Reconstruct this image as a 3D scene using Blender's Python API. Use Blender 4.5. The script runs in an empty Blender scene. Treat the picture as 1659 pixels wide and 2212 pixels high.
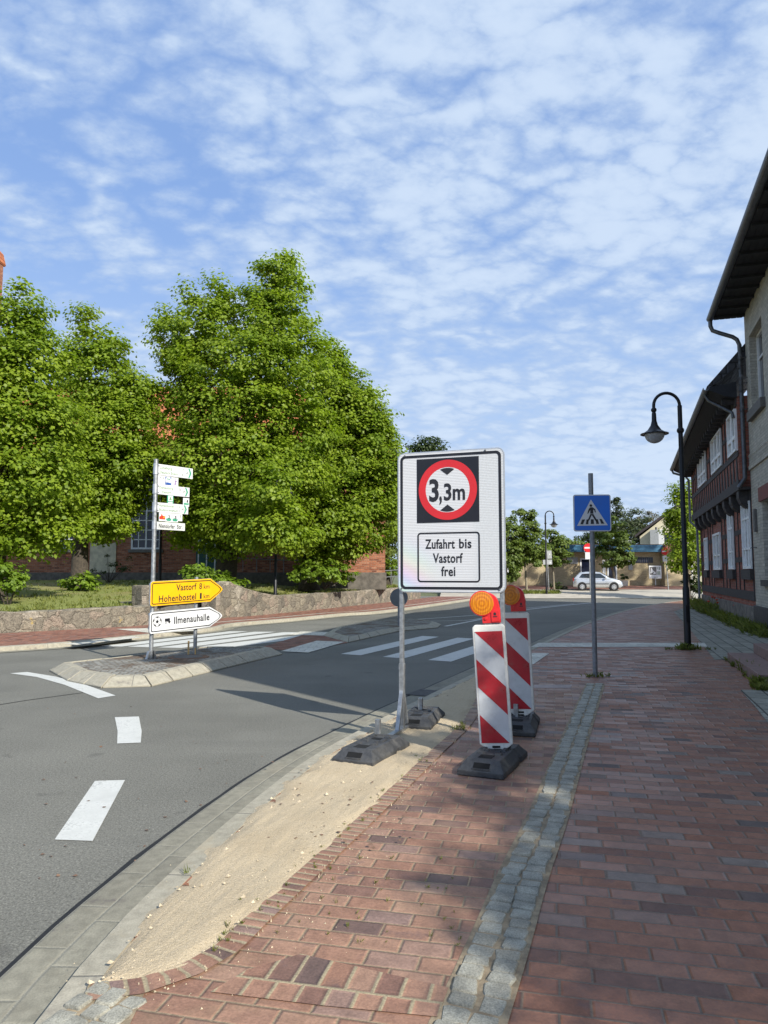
import bpy, bmesh, math, random
import numpy as np
from mathutils import Vector, Matrix
R = math.radians
random.seed(7)
sc = bpy.context.scene
COL = sc.collection

# ------------------------------------------------------------------ camera
FPX, HORIZ, EYE = 1580.0, 1238.0, 1.62          # focal length and horizon in units of a 1659 x 2212 picture
PITCH = math.atan((HORIZ - 1106) / FPX)
cd = bpy.data.cameras.new('camera'); cam = bpy.data.objects.new('camera', cd); COL.objects.link(cam)
cd.sensor_fit = 'VERTICAL'; cd.sensor_height = 24; cd.lens = FPX / 2212 * 24
cd.clip_start = 0.05; cd.clip_end = 6000
cam.location = (0, 0, EYE); cam.rotation_euler = (R(90) + PITCH, 0, 0)
sc.camera = cam

# ------------------------------------------------------------------ light
SUN_EL, SUN_AZ = R(35), math.atan2(.63, -.78)    # sun stands behind the camera to the right
sd = Vector((math.sin(SUN_AZ) * math.cos(SUN_EL), math.cos(SUN_AZ) * math.cos(SUN_EL), math.sin(SUN_EL)))
sl = bpy.data.lights.new('sun', 'SUN'); sl.energy = 3.75; sl.angle = R(.55); sl.color = (1, .96, .88)
so = bpy.data.objects.new('sun', sl); COL.objects.link(so)
so.rotation_euler = (-sd).to_track_quat('-Z', 'Y').to_euler()
sc.view_settings.view_transform = 'Standard'; sc.view_settings.look = 'None'
sc.view_settings.exposure = .86; sc.view_settings.gamma = 1

class NT:
    """small helper round a node tree"""
    def __init__(s, tree): s.t = tree; s.n = tree.nodes; s.l = tree.links
    def node(s, typ, **kw):
        n = s.n.new(typ)
        for k, v in kw.items(): setattr(n, k, v)
        return n
    def put(s, sock, v):
        if hasattr(v, 'is_output'): s.l.new(v, sock)
        elif v is not None:
            if isinstance(v, tuple) and len(v) == 3 and getattr(sock, 'type', '') == 'RGBA': v = (*v, 1)
            sock.default_value = v
    def math(s, op, a, b=None, c=None, clamp=False):
        n = s.node('ShaderNodeMath', operation=op, use_clamp=clamp)
        s.put(n.inputs[0], a); s.put(n.inputs[1], b); s.put(n.inputs[2], c)
        return n.outputs[0]
    def vmath(s, op, a, b=None, scale=None):
        n = s.node('ShaderNodeVectorMath', operation=op)
        s.put(n.inputs[0], a); s.put(n.inputs[1], b)
        if scale is not None: s.put(n.inputs['Scale'], scale)
        return n.outputs[0]
    def sep(s, v):
        n = s.node('ShaderNodeSeparateXYZ'); s.put(n.inputs[0], v); return n.outputs
    def comb(s, x, y, z=0.0):
        n = s.node('ShaderNodeCombineXYZ'); s.put(n.inputs[0], x); s.put(n.inputs[1], y); s.put(n.inputs[2], z); return n.outputs[0]
    def noise(s, v, scale, detail=4, rough=.55, dist=0.0, dim='3D'):
        n = s.node('ShaderNodeTexNoise', noise_dimensions=dim)
        s.put(n.inputs['Vector'], v); s.put(n.inputs['Scale'], scale); s.put(n.inputs['Detail'], detail)
        s.put(n.inputs['Roughness'], rough); s.put(n.inputs['Distortion'], dist)
        return n.outputs[0]
    def ramp(s, f, stops, interp='LINEAR'):
        n = s.node('ShaderNodeValToRGB'); n.color_ramp.interpolation = interp
        e = n.color_ramp.elements
        while len(e) < len(stops): e.new(.5)
        for el, (p, c) in zip(e, stops):
            el.position = p; el.color = (*c, 1) if len(c) == 3 else c
        s.put(n.inputs[0], f); return n.outputs[0]
    def mr(s, f, a, b, c=0.0, d=1.0, smooth=True):
        n = s.node('ShaderNodeMapRange', interpolation_type='SMOOTHSTEP' if smooth else 'LINEAR')
        for i, v in enumerate((f, a, b, c, d)): s.put(n.inputs[i], v)
        return n.outputs[0]
    def mix(s, f, a, b, blend='MIX'):
        n = s.node('ShaderNodeMix', data_type='RGBA', blend_type=blend)
        s.put(n.inputs[0], f); s.put(n.inputs[6], a); s.put(n.inputs[7], b); return n.outputs[2]
    def bump(s, h, strength=.5, dist=.02):
        n = s.node('ShaderNodeBump'); s.put(n.inputs['Strength'], strength); s.put(n.inputs['Distance'], dist); s.put(n.inputs['Height'], h)
        return n.outputs[0]

# world: physical sky with a deck of broken altocumulus
w = bpy.data.worlds.new('World'); sc.world = w; w.use_nodes = True
nt = NT(w.node_tree); nt.n.clear()
sky = nt.node('ShaderNodeTexSky', sky_type='NISHITA', sun_disc=False)
sky.sun_elevation = SUN_EL; sky.sun_rotation = SUN_AZ; sky.air_density = 1.1; sky.dust_density = .35; sky.ozone_density = 3.0
dirv = nt.node('ShaderNodeTexCoord').outputs['Generated']
dx, dy, dz = nt.sep(dirv)
zc = nt.math('MAXIMUM', dz, .0)
zc = nt.math('ADD', zc, .24)
pl = nt.comb(nt.math('DIVIDE', dx, zc), nt.math('DIVIDE', dy, zc), 0.0)
mp = nt.node('ShaderNodeMapping'); mp.inputs['Rotation'].default_value = (0, 0, R(-38)); mp.inputs['Scale'].default_value = (1.0, 1.28, 1)
mp.inputs['Location'].default_value = (3.1, 1.7, 0)
nt.put(mp.inputs[0], pl); pv = mp.outputs[0]
big = nt.noise(pv, .8, 2, .5)
wv = nt.node('ShaderNodeTexNoise'); nt.put(wv.inputs['Vector'], pv); wv.inputs['Scale'].default_value = 7.0; wv.inputs['Detail'].default_value = 6
pw_ = nt.vmath('ADD', pv, nt.vmath('SCALE', nt.vmath('SUBTRACT', wv.outputs['Color'], (.5, .5, .5)), scale=.24))
puff = nt.node('ShaderNodeTexVoronoi', feature='F1'); nt.put(puff.inputs['Vector'], pw_); puff.inputs['Scale'].default_value = 11.5
pf = nt.math('SUBTRACT', 1.0, puff.outputs['Distance'])
mid = nt.noise(pv, 4.6, 6, .6, .2)
fin = nt.noise(pv, 24.0, 5, .65, .2)
dens = nt.math('ADD', nt.math('MULTIPLY', mid, .52), nt.math('MULTIPLY', fin, .24))
dens = nt.math('ADD', dens, nt.math('MULTIPLY', big, .50))
dens = nt.math('ADD', dens, nt.math('MULTIPLY', nt.math('SUBTRACT', pf, .5), .32))
# a clearer window of blue low on the left, a fuller veil to the right
side = nt.mr(nt.math('ADD', dx, nt.math('MULTIPLY', dz, .30)), -.50, .45, -.095, .055)
dens = nt.math('ADD', dens, side)
dens = nt.math('ADD', dens, nt.mr(dz, .12, .42, .05, 0))
cl = nt.mr(dens, .44, .74, .08, .94)
cloudcol = nt.mix(nt.mr(dens, .58, .84), (2.15, 2.75, 3.75), (2.75, 3.3, 4.1))
skyc = nt.mix(.78, nt.mix(1.0, sky.outputs[0], (.95, 1.0, 1.10), 'MULTIPLY'), (.98, 1.64, 3.15))
lowveil = nt.mr(dz, .02, .50, .80, .0)
skyv = nt.mix(lowveil, skyc, (2.35, 3.0, 3.95))
colr = nt.mix(cl, skyv, cloudcol)
bg = nt.node('ShaderNodeBackground'); nt.put(bg.inputs[0], colr); bg.inputs[1].default_value = .13
wo = nt.node('ShaderNodeOutputWorld'); nt.l.new(bg.outputs[0], wo.inputs[0])

# ------------------------------------------------------------------ surveying: picture point -> point on level z, or at depth Y
def ray(x, y):
    u = (x - 829.5) / FPX; v = (1106 - y) / FPX
    return u, math.cos(PITCH) - v * math.sin(PITCH), math.sin(PITCH) + v * math.cos(PITCH)
def G(x, y, z=0.0):
    a, b, c = ray(x, y); t = (z - EYE) / c
    return (a * t, b * t)
def DP(x, y, Y):
    a, b, c = ray(x, y); t = Y / b
    return Vector((a * t, Y, EYE + c * t))

# ------------------------------------------------------------------ materials
MATS = {}
def newmat(name):
    m = bpy.data.materials.new(name); m.use_nodes = True
    t = NT(m.node_tree); p = t.n['Principled BSDF']; MATS[name] = m
    return m, t, p
def OC(t): return t.node('ShaderNodeTexCoord').outputs['Object']
def UV(t): return t.node('ShaderNodeTexCoord').outputs['UV']
def plain(name, col, rough=.6, var=.12, scale=8., metal=0., bump=0., spec=.5, coat=0., grime=None):
    m, t, p = newmat(name); o = OC(t)
    n = t.noise(o, scale, 5, .6)
    k = t.mr(n, .3, .7, 1 - var, 1 + var)
    c = t.vmath('SCALE', tuple(col), scale=k)
    if grime:
        g = t.mr(t.noise(o, grime[1], 6, .7), .5, .75, 0, grime[2]); c = t.mix(g, c, grime[0])
    t.put(p.inputs['Base Color'], c)
    t.put(p.inputs['Roughness'], t.mr(n, .2, .8, max(0, rough - .08), min(1, rough + .08)))
    p.inputs['Metallic'].default_value = metal; p.inputs['Specular IOR Level'].default_value = spec
    p.inputs['Coat Weight'].default_value = coat
    if bump: t.put(p.inputs['Normal'], t.bump(t.noise(o, scale * 4, 5, .6), .4, bump))
    return m
def cells(t, uv, bw, bh, mortar, wob=.0, wobs=8., bond=.5, jit=0.):
    """running bond: returns joint mask (1 on the brick), random value, random value 2, local coords"""
    if wob:
        nn = t.node('ShaderNodeTexNoise'); t.put(nn.inputs['Vector'], uv); nn.inputs['Scale'].default_value = wobs; nn.inputs['Detail'].default_value = 3
        uv = t.vmath('ADD', uv, t.vmath('SCALE', t.vmath('SUBTRACT', nn.outputs['Color'], (.5, .5, .5)), scale=wob))
    x, y, _ = t.sep(uv)
    v = t.math('DIVIDE', y, bh); row = t.math('FLOOR', v); fv = t.math('SUBTRACT', v, row)
    off = t.math('MULTIPLY', t.math('MODULO', t.math('ABSOLUTE', row), 2.0), bond)
    if jit:
        wr = t.node('ShaderNodeTexWhiteNoise', noise_dimensions='1D'); t.put(wr.inputs['W'], row)
        off = t.math('ADD', off, t.math('MULTIPLY', wr.outputs[0], jit))
    u = t.math('ADD', t.math('DIVIDE', x, bw), off); colm = t.math('FLOOR', u); fu = t.math('SUBTRACT', u, colm)
    du = t.math('MULTIPLY', t.math('MINIMUM', fu, t.math('SUBTRACT', 1.0, fu)), bw)
    dv = t.math('MULTIPLY', t.math('MINIMUM', fv, t.math('SUBTRACT', 1.0, fv)), bh)
    d = t.math('MINIMUM', du, dv)
    mask = t.mr(d, mortar * .35, mortar * .75)
    wn = t.node('ShaderNodeTexWhiteNoise', noise_dimensions='2D'); t.put(wn.inputs['Vector'], t.comb(colm, row))
    wn2 = t.node('ShaderNodeTexWhiteNoise', noise_dimensions='2D'); t.put(wn2.inputs['Vector'], t.comb(t.math('ADD', colm, 31.7), row))
    return mask, wn.outputs[0], wn2.outputs[0], d, uv
def bricks(name, stops, mortar_col, bw, bh, mortar, rough=(.45, .8), wob=.004, spec=.5, bump=.006, jit=.0, speck=.25, wobs=9., fine=90., stain=None):
    m, t, p = newmat(name); uv = UV(t)
    mask, r1, r2, d, uvw = cells(t, uv, bw, bh, mortar, wob, wobs, .5, jit)
    c = t.ramp(r1, stops)
    n = t.noise(uv, fine, 5, .65); n2 = t.noise(uv, 14., 4, .6)
    k = t.math('MULTIPLY', t.mr(n, .25, .75, 1 - speck, 1 + speck), t.mr(n2, .25, .75, .82, 1.18))
    c = t.vmath('SCALE', c, scale=k)
    # burnt patches inside single bricks
    bp = t.math('MULTIPLY', t.mr(t.noise(uv, 7., 3, .6), .55, .7), t.mr(r2, .55, .8))
    c = t.mix(t.math('MULTIPLY', bp, .55), c, (.07, .055, .06))
    mc = t.vmath('SCALE', tuple(mortar_col), scale=t.mr(n, .2, .8, .6, 1.3))
    if stain:
        c = t.mix(t.mr(t.noise(uv, stain[1], 5, .65), .52, .72, 0, stain[2]), c, stain[0])
    t.put(p.inputs['Base Color'], t.mix(mask, mc, c))
    ro = t.mr(r2, 0, 1, rough[0], rough[1], False)
    t.put(p.inputs['Roughness'], t.math('ADD', ro, t.mr(n, .2, .8, -.08, .08)))
    p.inputs['Specular IOR Level'].default_value = spec
    h = t.math('ADD', t.mr(d, 0, mortar * 1.6), t.math('MULTIPLY', n, .35))
    h = t.math('ADD', h, t.math('MULTIPLY', r2, .35))
    t.put(p.inputs['Normal'], t.bump(h, .8, bump))
    return m

m, t, p = newmat('asphalt'); o = OC(t)
f1 = t.noise(o, 85., 3, .75); f2 = t.noise(o, .55, 5, .55); f3 = t.noise(o, 38., 4, .7)
base = t.ramp(f1, [(.28, (.055, .054, .047)), (.46, (.142, .139, .119)), (.60, (.190, .184, .157)), (.76, (.38, .365, .31))])
base = t.vmath('SCALE', base, scale=t.math('MULTIPLY', t.mr(f2, .3, .7, .87, 1.1), t.mr(f3, .3, .7, .85, 1.15)))
stretch = t.node('ShaderNodeMapping'); stretch.inputs['Rotation'].default_value = (0, 0, R(28)); stretch.inputs['Scale'].default_value = (.5, 9, 1); t.put(stretch.inputs[0], o)
skid = t.mr(t.noise(stretch.outputs[0], .22, 4, .6), .56, .74, 0, .16)
base = t.mix(skid, base, (.06, .06, .06))
spots = t.mr(t.noise(o, 2.6, 2, .4), .70, .76, 0, .35); base = t.mix(spots, base, (.055, .053, .05))
pale = t.mr(t.noise(stretch.outputs[0], .6, 5, .7), .58, .75, 0, .22); base = t.mix(pale, base, (.26, .25, .215))
t.put(p.inputs['Base Color'], base); p.inputs['Roughness'].default_value = .88; p.inputs['Specular IOR Level'].default_value = .25
t.put(p.inputs['Normal'], t.bump(t.math('ADD', f1, t.math('MULTIPLY', f3, .6)), .55, .006))

m, t, p = newmat('road_paint'); o = OC(t)
n = t.noise(o, 55., 6, .75); n2 = t.noise(o, 3., 5, .65)
c = t.vmath('SCALE', (.55, .55, .51), scale=t.mr(n2, .3, .7, .86, 1.08))
wear = t.mr(t.math('ADD', t.math('MULTIPLY', n, .6), t.math('MULTIPLY', n2, .5)), .56, .72, 0, .7)
t.put(p.inputs['Base Color'], t.mix(wear, c, (.22, .22, .205))); p.inputs['Roughness'].default_value = .7
t.put(p.inputs['Normal'], t.bump(n, .4, .003))

CL = [(0, (.105, .076, .064)), (.07, (.175, .084, .056)), (.3, (.245, .104, .060)), (.55, (.272, .118, .067)), (.8, (.285, .132, .080)), (.94, (.22, .128, .090)), (1, (.185, .148, .12))]
bricks('pavement_clinker', CL, (.165, .118, .085), .245, .112, .0092, (.40, .75), .006, .45, .005, .10, .20, 6., 70.,((.12, .085, .075), 1.3, .45))
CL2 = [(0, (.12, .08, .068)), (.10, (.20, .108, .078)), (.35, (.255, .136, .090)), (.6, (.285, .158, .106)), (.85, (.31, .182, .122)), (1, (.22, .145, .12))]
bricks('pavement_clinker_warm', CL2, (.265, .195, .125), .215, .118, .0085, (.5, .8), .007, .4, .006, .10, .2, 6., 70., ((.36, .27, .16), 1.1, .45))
bricks('edge_clinker', CL2, (.33, .27, .17), .066, .60, .014, (.5, .8), .006, .4, .007, 0, .22, 10.)
bricks('soldier_clinker', CL2, (.33, .27, .17), .105, .212, .013, (.5, .8), .006, .4, .006, 0, .22, 8.)
bricks('far_pavement', [(0, (.13, .06, .045)), (.4, (.24, .10, .07)), (.8, (.29, .135, .09)), (1, (.22, .14, .12))], (.18, .13, .1), .2, .1, .010, (.6, .85), .004, .3)
GR = [(0, (.225, .22, .175)), (.5, (.28, .27, .22)), (1, (.325, .31, .25))]
bricks('concrete_slabs', GR, (.07, .068, .055), .42, .26, .020, (.7, .9), .003, .3, .004, .2, .16, 5., 120.)
bricks('gutter_slabs', [(0, (.195, .183, .143)), (1, (.245, .23, .178))], (.26, .245, .195), .40, .155, .009, (.75, .9), .004, .25, .004, .3, .16, 6., 120., ((.30, .26, .19), 2.0, .35))
bricks('kerb_concrete', [(0, (.31, .285, .22)), (1, (.35, .32, .25))], (.15, .14, .12), 1.0, 3.0, .008, (.75, .9), .002, .25, .003, 0, .16, 6., 120., ((.40, .33, .22), 2.5, .5))
bricks('tactile_slabs', [(0, (.48, .46, .39)), (1, (.60, .575, .49))], (.30, .29, .27), .3, .3, .010, (.7, .9), .002, .3, .003, 0, .2, 6., 60.)
bricks('church_brick', [(0, (.17, .055, .03)), (.3, (.29, .10, .052)), (.7, (.36, .135, .07)), (1, (.42, .19, .11))], (.26, .2, .15), .25, .082, .014, (.75, .9), .003, .2)
bricks('dark_red_brick', [(0, (.22, .072, .05)), (.5, (.30, .098, .066)), (1, (.36, .13, .085))], (.24, .16, .12), .25, .078, .012, (.7, .9), .003, .25)
bricks('grey_brick', [(0, (.40, .37, .30)), (.5, (.47, .435, .355)), (1, (.53, .49, .40))], (.33, .31, .26), .25, .078, .011, (.75, .9), .004, .25, .004, 0, .15, 9., 90., ((.26, .24, .19), 1.2, .5))
bricks('tan_brick', [(0, (.42, .34, .20)), (1, (.52, .42, .26))], (.36, .30, .19), .25, .08, .012, (.75, .9), .003, .2)
bricks('orange_tiles', [(0, (.42, .13, .05)), (1, (.55, .19, .075))], (.16, .06, .03), .22, .33, .03, (.6, .8), .003, .3, .02)
bricks('grey_tiles', [(0, (.045, .045, .05)), (1, (.075, .072, .075))], (.02, .02, .02), .25, .30, .03, (.5, .8), .003, .4, .02)

# granite setts, island paving
m, t, p = newmat('granite'); o = OC(t)
n = t.noise(o, 140., 3, .7); n2 = t.noise(o, 9., 3, .5)
c = t.ramp(n, [(.25, (.15, .144, .118)), (.5, (.30, .288, .235)), (.75, (.44, .42, .345))])
t.put(p.inputs['Base Color'], t.vmath('SCALE', c, scale=t.mr(n2, .25, .75, .7, 1.2))); p.inputs['Roughness'].default_value = .75
t.put(p.inputs['Normal'], t.bump(t.math('ADD', n, t.noise(o, 30., 4, .6)), .5, .006))
m, t, p = newmat('island_setts'); uv = UV(t)
mask, r1, r2, d, _ = cells(t, uv, .12, .10, .018, .03, 7., .5, .4)
c = t.vmath('SCALE', (.23, .225, .20), scale=t.mr(r1, 0, 1, .7, 1.25))
dirt = t.mr(t.math('ADD', t.noise(uv, 1.1, 5, .7), t.math('MULTIPLY', t.noise(uv, 30., 4, .7), .25)), .60, .72, 0, .9)
c = t.mix(mask, (.14, .115, .08), c); c = t.mix(dirt, c, t.ramp(t.noise(uv, 60., 4, .7), [(.3, (.055, .03, .018)), (.6, (.14, .085, .045)), (.8, (.22, .15, .07))]))
t.put(p.inputs['Base Color'], c); p.inputs['Roughness'].default_value = .85
t.put(p.inputs['Normal'], t.bump(t.math('ADD', t.mr(d, 0, .03), t.math('MULTIPLY', dirt, t.noise(uv, 60., 4, .7))), .9, .015))

m, t, p = newmat('sand'); o = OC(t)
n = t.noise(o, 95., 5, .75); n2 = t.noise(o, 2.3, 5, .6); n3 = t.noise(o, 320., 2, .6)
c = t.ramp(n, [(.22, (.36, .285, .185)), (.45, (.485, .395, .265)), (.62, (.54, .445, .31)), (.85, (.64, .56, .42))])
c = t.mix(t.mr(n2, .45, .7, 0, .5), c, (.43, .34, .22))
c = t.vmath('SCALE', c, scale=t.mr(n3, .3, .7, .8, 1.2))
t.put(p.inputs['Base Color'], c); p.inputs['Roughness'].default_value = .95; p.inputs['Specular IOR Level'].default_value = .15
t.put(p.inputs['Normal'], t.bump(t.math('ADD', n, t.math('MULTIPLY', n2, 2.0)), .8, .012))
plain('pebble', (.46, .38, .26), .85, .35, 15.)
plain('dirt', (.27, .21, .135), .95, .3, 20., bump=.01)

m, t, p = newmat('lawn'); o = OC(t)
n = t.noise(o, 22., 5, .7); n2 = t.noise(o, .45, 4, .6)
c = t.ramp(n, [(.25, (.11, .14, .028)), (.5, (.21, .24, .055)), (.8, (.33, .33, .11))])
c = t.mix(t.mr(n2, .48, .66, 0, .7), c, (.27, .22, .09))
t.put(p.inputs['Base Color'], c); p.inputs['Roughness'].default_value = .9
t.put(p.inputs['Normal'], t.bump(n, 1., .05))

m, t, p = newmat('field_stone'); uv = UV(t)
nn = t.node('ShaderNodeTexNoise'); t.put(nn.inputs['Vector'], uv); nn.inputs['Scale'].default_value = 2.5; nn.inputs['Detail'].default_value = 6; nn.inputs['Roughness'].default_value = .62
uvd = t.vmath('ADD', uv, t.vmath('SCALE', nn.outputs['Color'], scale=.42))
vo = t.node('ShaderNodeTexVoronoi', feature='DISTANCE_TO_EDGE'); t.put(vo.inputs['Vector'], uvd); vo.inputs['Scale'].default_value = 2.9
vc = t.node('ShaderNodeTexVoronoi'); t.put(vc.inputs['Vector'], uvd); vc.inputs['Scale'].default_value = 2.9
r = t.sep(vc.outputs['Color'])[0]
c = t.ramp(r, [(0, (.13, .115, .09)), (.3, (.19, .165, .125)), (.55, (.235, .205, .15)), (.75, (.25, .195, .15)), (1, (.30, .27, .21))])
n = t.noise(uv, 26., 6, .7)
c = t.vmath('SCALE', c, scale=t.math('MULTIPLY', t.mr(n, .28, .72, .5, 1.5), t.mr(t.noise(uv, 7., 4, .65), .3, .7, .75, 1.25)))
lich = t.mr(t.noise(uv, 1.7, 3, .5), .70, .74, 0, .7); c = t.mix(lich, c, (.42, .29, .06))
gone = t.mr(t.noise(uv, .55, 3, .5), .42, .58, .02, .085)
ms = t.mr(t.math('ADD', vo.outputs[0], t.math('MULTIPLY', t.math('SUBTRACT', n, .5), .14)), .0, gone)
t.put(p.inputs['Base Color'], t.mix(ms, t.vmath('SCALE', t.mix(t.mr(t.noise(uv, .5, 2, .5), .45, .6), (.20, .175, .13), (.33, .29, .22)), scale=t.mr(n, .2, .8, .6, 1.3)), c))
p.inputs['Roughness'].default_value = .9
t.put(p.inputs['Normal'], t.bump(t.math('ADD', t.mr(vo.outputs[0], .0, .10), t.math('MULTIPLY', n, 1.2)), .9, .028))

def leafmat(name, dark, light, trans=.38):
    m = bpy.data.materials.new(name); m.use_nodes = True; MATS[name] = m
    t = NT(m.node_tree); p = t.n['Principled BSDF']; out = t.n['Material Output']
    o = OC(t)
    n = t.noise(o, .8, 3, .6); n2 = t.noise(o, 9., 2, .5)
    f = t.math('ADD', t.math('MULTIPLY', n, .5), t.math('MULTIPLY', n2, .5))
    c = t.mix(t.mr(f, .39, .61), dark, light)
    t.put(p.inputs['Base Color'], c); p.inputs['Roughness'].default_value = .5; p.inputs['Specular IOR Level'].default_value = .35
    tr = t.node('ShaderNodeBsdfTranslucent'); t.put(tr.inputs[0], t.mix(1., c, (1.15, 1.25, .55), 'MULTIPLY'))
    mx = t.node('ShaderNodeMixShader'); mx.inputs[0].default_value = trans
    t.l.new(p.outputs[0], mx.inputs[1]); t.l.new(tr.outputs[0], mx.inputs[2]); t.l.new(mx.outputs[0], out.inputs[0])
leafmat('linden_leaves', (.15, .23, .016), (.30, .385, .032), .50)
leafmat('maple_leaves', (.10, .15, .028), (.165, .215, .042))
leafmat('dark_leaves', (.035, .06, .014), (.06, .09, .02))
leafmat('conifer_leaves', (.05, .07, .03), (.085, .105, .045))
leafmat('sparse_leaves', (.13, .12, .08), (.19, .17, .115))
leafmat('shrub_leaves', (.125, .20, .018), (.20, .295, .028))
leafmat('grass_blades', (.12, .15, .028), (.24, .25, .06))
plain('bark', (.06, .048, .035), .95, .4, 14., bump=.03)
plain('young_bark', (.20, .17, .12), .9, .3, 12.)

plain('sign_white', (.62, .62, .615), .38, .04, 4., coat=.1)
m, t, p = newmat('ribbed_sheeting'); o = OC(t)          # the sign's ribbed reflective sheet, scratched and dull at the right
x, y, z = t.sep(o)
rib = t.math('SINE', t.math('MULTIPLY', z, 2 * math.pi / .0155))
dull = t.mr(t.math('ADD', x, t.math('MULTIPLY', t.noise(o, 6., 4, .6), .16)), .82, .90)
c = t.mix(dull, t.vmath('SCALE', (.66, .66, .66), scale=t.mr(rib, -1, 1, .84, 1.05)), t.vmath('SCALE', (.60, .61, .61), scale=t.mr(t.noise(o, 60., 4, .7), .3, .7, .9, 1.05)))
sm = t.node('ShaderNodeMapping'); sm.inputs['Rotation'].default_value = (0, R(62), 0); sm.inputs['Scale'].default_value = (3., 1, 120.); t.put(sm.inputs[0], o)
scr = t.math('MULTIPLY', t.mr(t.noise(sm.outputs[0], .6, 2, .5), .69, .73), t.mr(t.noise(o, 4., 2, .5), .5, .6))
c = t.mix(t.math('MULTIPLY', scr, .6), c, (.85, .85, .84))
# faint colour play of the prismatic foil, lower left
ir = t.node('ShaderNodeCombineColor', mode='HSV'); t.put(ir.inputs[0], t.math('FRACT', t.math('ADD', t.math('MULTIPLY', z, 2.4), t.math('MULTIPLY', x, 1.3)))); ir.inputs[1].default_value = .55; ir.inputs[2].default_value = .85
irm = t.math('MULTIPLY', t.mr(t.vmath('DISTANCE', t.vmath('MULTIPLY', o, (1., 0., 1.2)), (.18, 0., 1.98)) if False else x, .02, .5, .30, 0), t.mr(z, 1.5, 2.0, 1, 0))
c = t.mix(irm, c, ir.outputs[0])
t.put(p.inputs['Base Color'], c); p.inputs['Roughness'].default_value = .33; p.inputs['Coat Weight'].default_value = .2
t.put(p.inputs['Normal'], t.bump(rib, .25, .002))
plain('sign_black', (.012, .012, .016), .4, .1, 6.)
plain('text_black', (.018, .018, .022), .5, .1, 6.)
plain('sign_red', (.60, .022, .028), .38, .05, 5.)
plain('beacon_red', (.40, .012, .022), .32, .14, 7., coat=.25, grime=((.20, .10, .09), 11., .35))
plain('beacon_white', (.52, .54, .55), .32, .08, 7., coat=.25, grime=((.26, .25, .23), 11., .30))
plain('beacon_frame', (.66, .65, .60), .55, .08, 9., grime=((.30, .27, .22), 14., .5))
plain('sign_blue', (.010, .15, .62), .35, .05, 5.)
plain('sign_yellow', (.84, .43, .006), .38, .04, 5.)
plain('bright_white', (.66, .66, .65), .4, .03, 5.)
plain('pale_green_text', (.17, .30, .13), .5, .05, 5.)
plain('faded_grey_text', (.24, .27, .24), .5, .05, 5.)
plain('sign_green', (.05, .30, .17), .45, .05, 5.)
plain('badge_blue', (.03, .09, .32), .45, .05, 5.)
plain('badge_purple', (.23, .11, .33), .45, .05, 5.)
plain('badge_red', (.70, .05, .02), .45, .05, 5.)
plain('badge_yellow', (.85, .50, .03), .45, .05, 5.)
plain('galvanised', (.40, .41, .41), .45, .22, 22., .75, grime=((.25, .25, .25), 18., .4))
plain('galvanised_dark', (.24, .25, .26), .55, .2, 20., .5)
plain('aluminium', (.55, .56, .57), .4, .1, 12., .7)
plain('grey_sign_back', (.20, .21, .21), .5, .1, 9., .3)
plain('light_grey_back', (.34, .35, .345), .5, .1, 9., .1)
plain('black_steel', (.008, .008, .010), .42, .25, 10., .2)
plain('rubber', (.045, .046, .048), .62, .3, 24., bump=.006, grime=((.14, .13, .11), 7., .4))
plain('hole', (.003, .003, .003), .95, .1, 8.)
m, t, p = newmat('amber_lens'); o = OC(t)
x, y, z = t.sep(o)
ribs = t.math('SINE', t.math('MULTIPLY', x, 2 * math.pi / .0145))
ringd = t.math('SINE', t.math('MULTIPLY', t.math('SQRT', t.math('ADD', t.math('MULTIPLY', x, x), t.math('MULTIPLY', z, z))), 2 * math.pi / .03))
c = t.mix(t.mr(t.math('ADD', ribs, ringd), -1.6, 1.6), (.52, .14, .002), (.82, .29, .008))
t.put(p.inputs['Base Color'], c); p.inputs['Roughness'].default_value = .16; p.inputs['Coat Weight'].default_value = .6; p.inputs['Transmission Weight'].default_value = .15
t.put(p.inputs['Normal'], t.bump(ribs, .25, .002))
plain('lamp_red', (.62, .02, .022), .4, .08, 9., coat=.2)
m, t, p = newmat('lamp_globe'); p.inputs['Base Color'].default_value = (.62, .63, .64, 1); p.inputs['Roughness'].default_value = .25; p.inputs['Transmission Weight'].default_value = .35
t.put(p.inputs['Base Color'], t.vmath('SCALE', (.62, .63, .64), scale=t.mr(t.noise(OC(t), 6., 3, .6), .3, .7, .85, 1.05)))
plain('timber', (.046, .040, .036), .8, .4, 9., bump=.01)
plain('timber_red', (.105, .04, .03), .8, .25, 9.)
plain('window_white', (.84, .84, .81), .5, .06, 8.)
plain('church_window_white', (.66, .67, .67), .5, .06, 8.)
m, t, p = newmat('window_glass'); p.inputs['Roughness'].default_value = .06; p.inputs['Specular IOR Level'].default_value = .8
t.put(p.inputs['Base Color'], t.mix(t.mr(t.noise(OC(t), 1.3, 3, .6), .35, .65), (.012, .016, .022), (.05, .056, .06)))
m, t, p = newmat('curtained_glass'); p.inputs['Roughness'].default_value = .12
t.put(p.inputs['Base Color'], t.mix(t.mr(t.noise(OC(t), 5., 3, .6), .35, .65), (.50, .50, .48), (.78, .77, .74)))
plain('stone_dark', (.022, .024, .026), .6, .3, 9., bump=.02)
plain('stone_sill', (.14, .13, .115), .8, .2, 10.)
plain('step_stone', (.23, .145, .12), .8, .25, 16., bump=.008, grime=((.13, .12, .10), 5., .6))
plain('plinth_stone', (.17, .15, .125), .9, .4, 5., bump=.05)
plain('soffit', (.026, .027, .030), .85, .25, 6., bump=.03)
plain('zinc', (.12, .122, .125), .42, .25, 9., .5)
plain('zinc_light', (.20, .21, .215), .5, .2, 9., .35)
plain('lintel_red', (.20, .06, .045), .8, .2, 12.)
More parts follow.
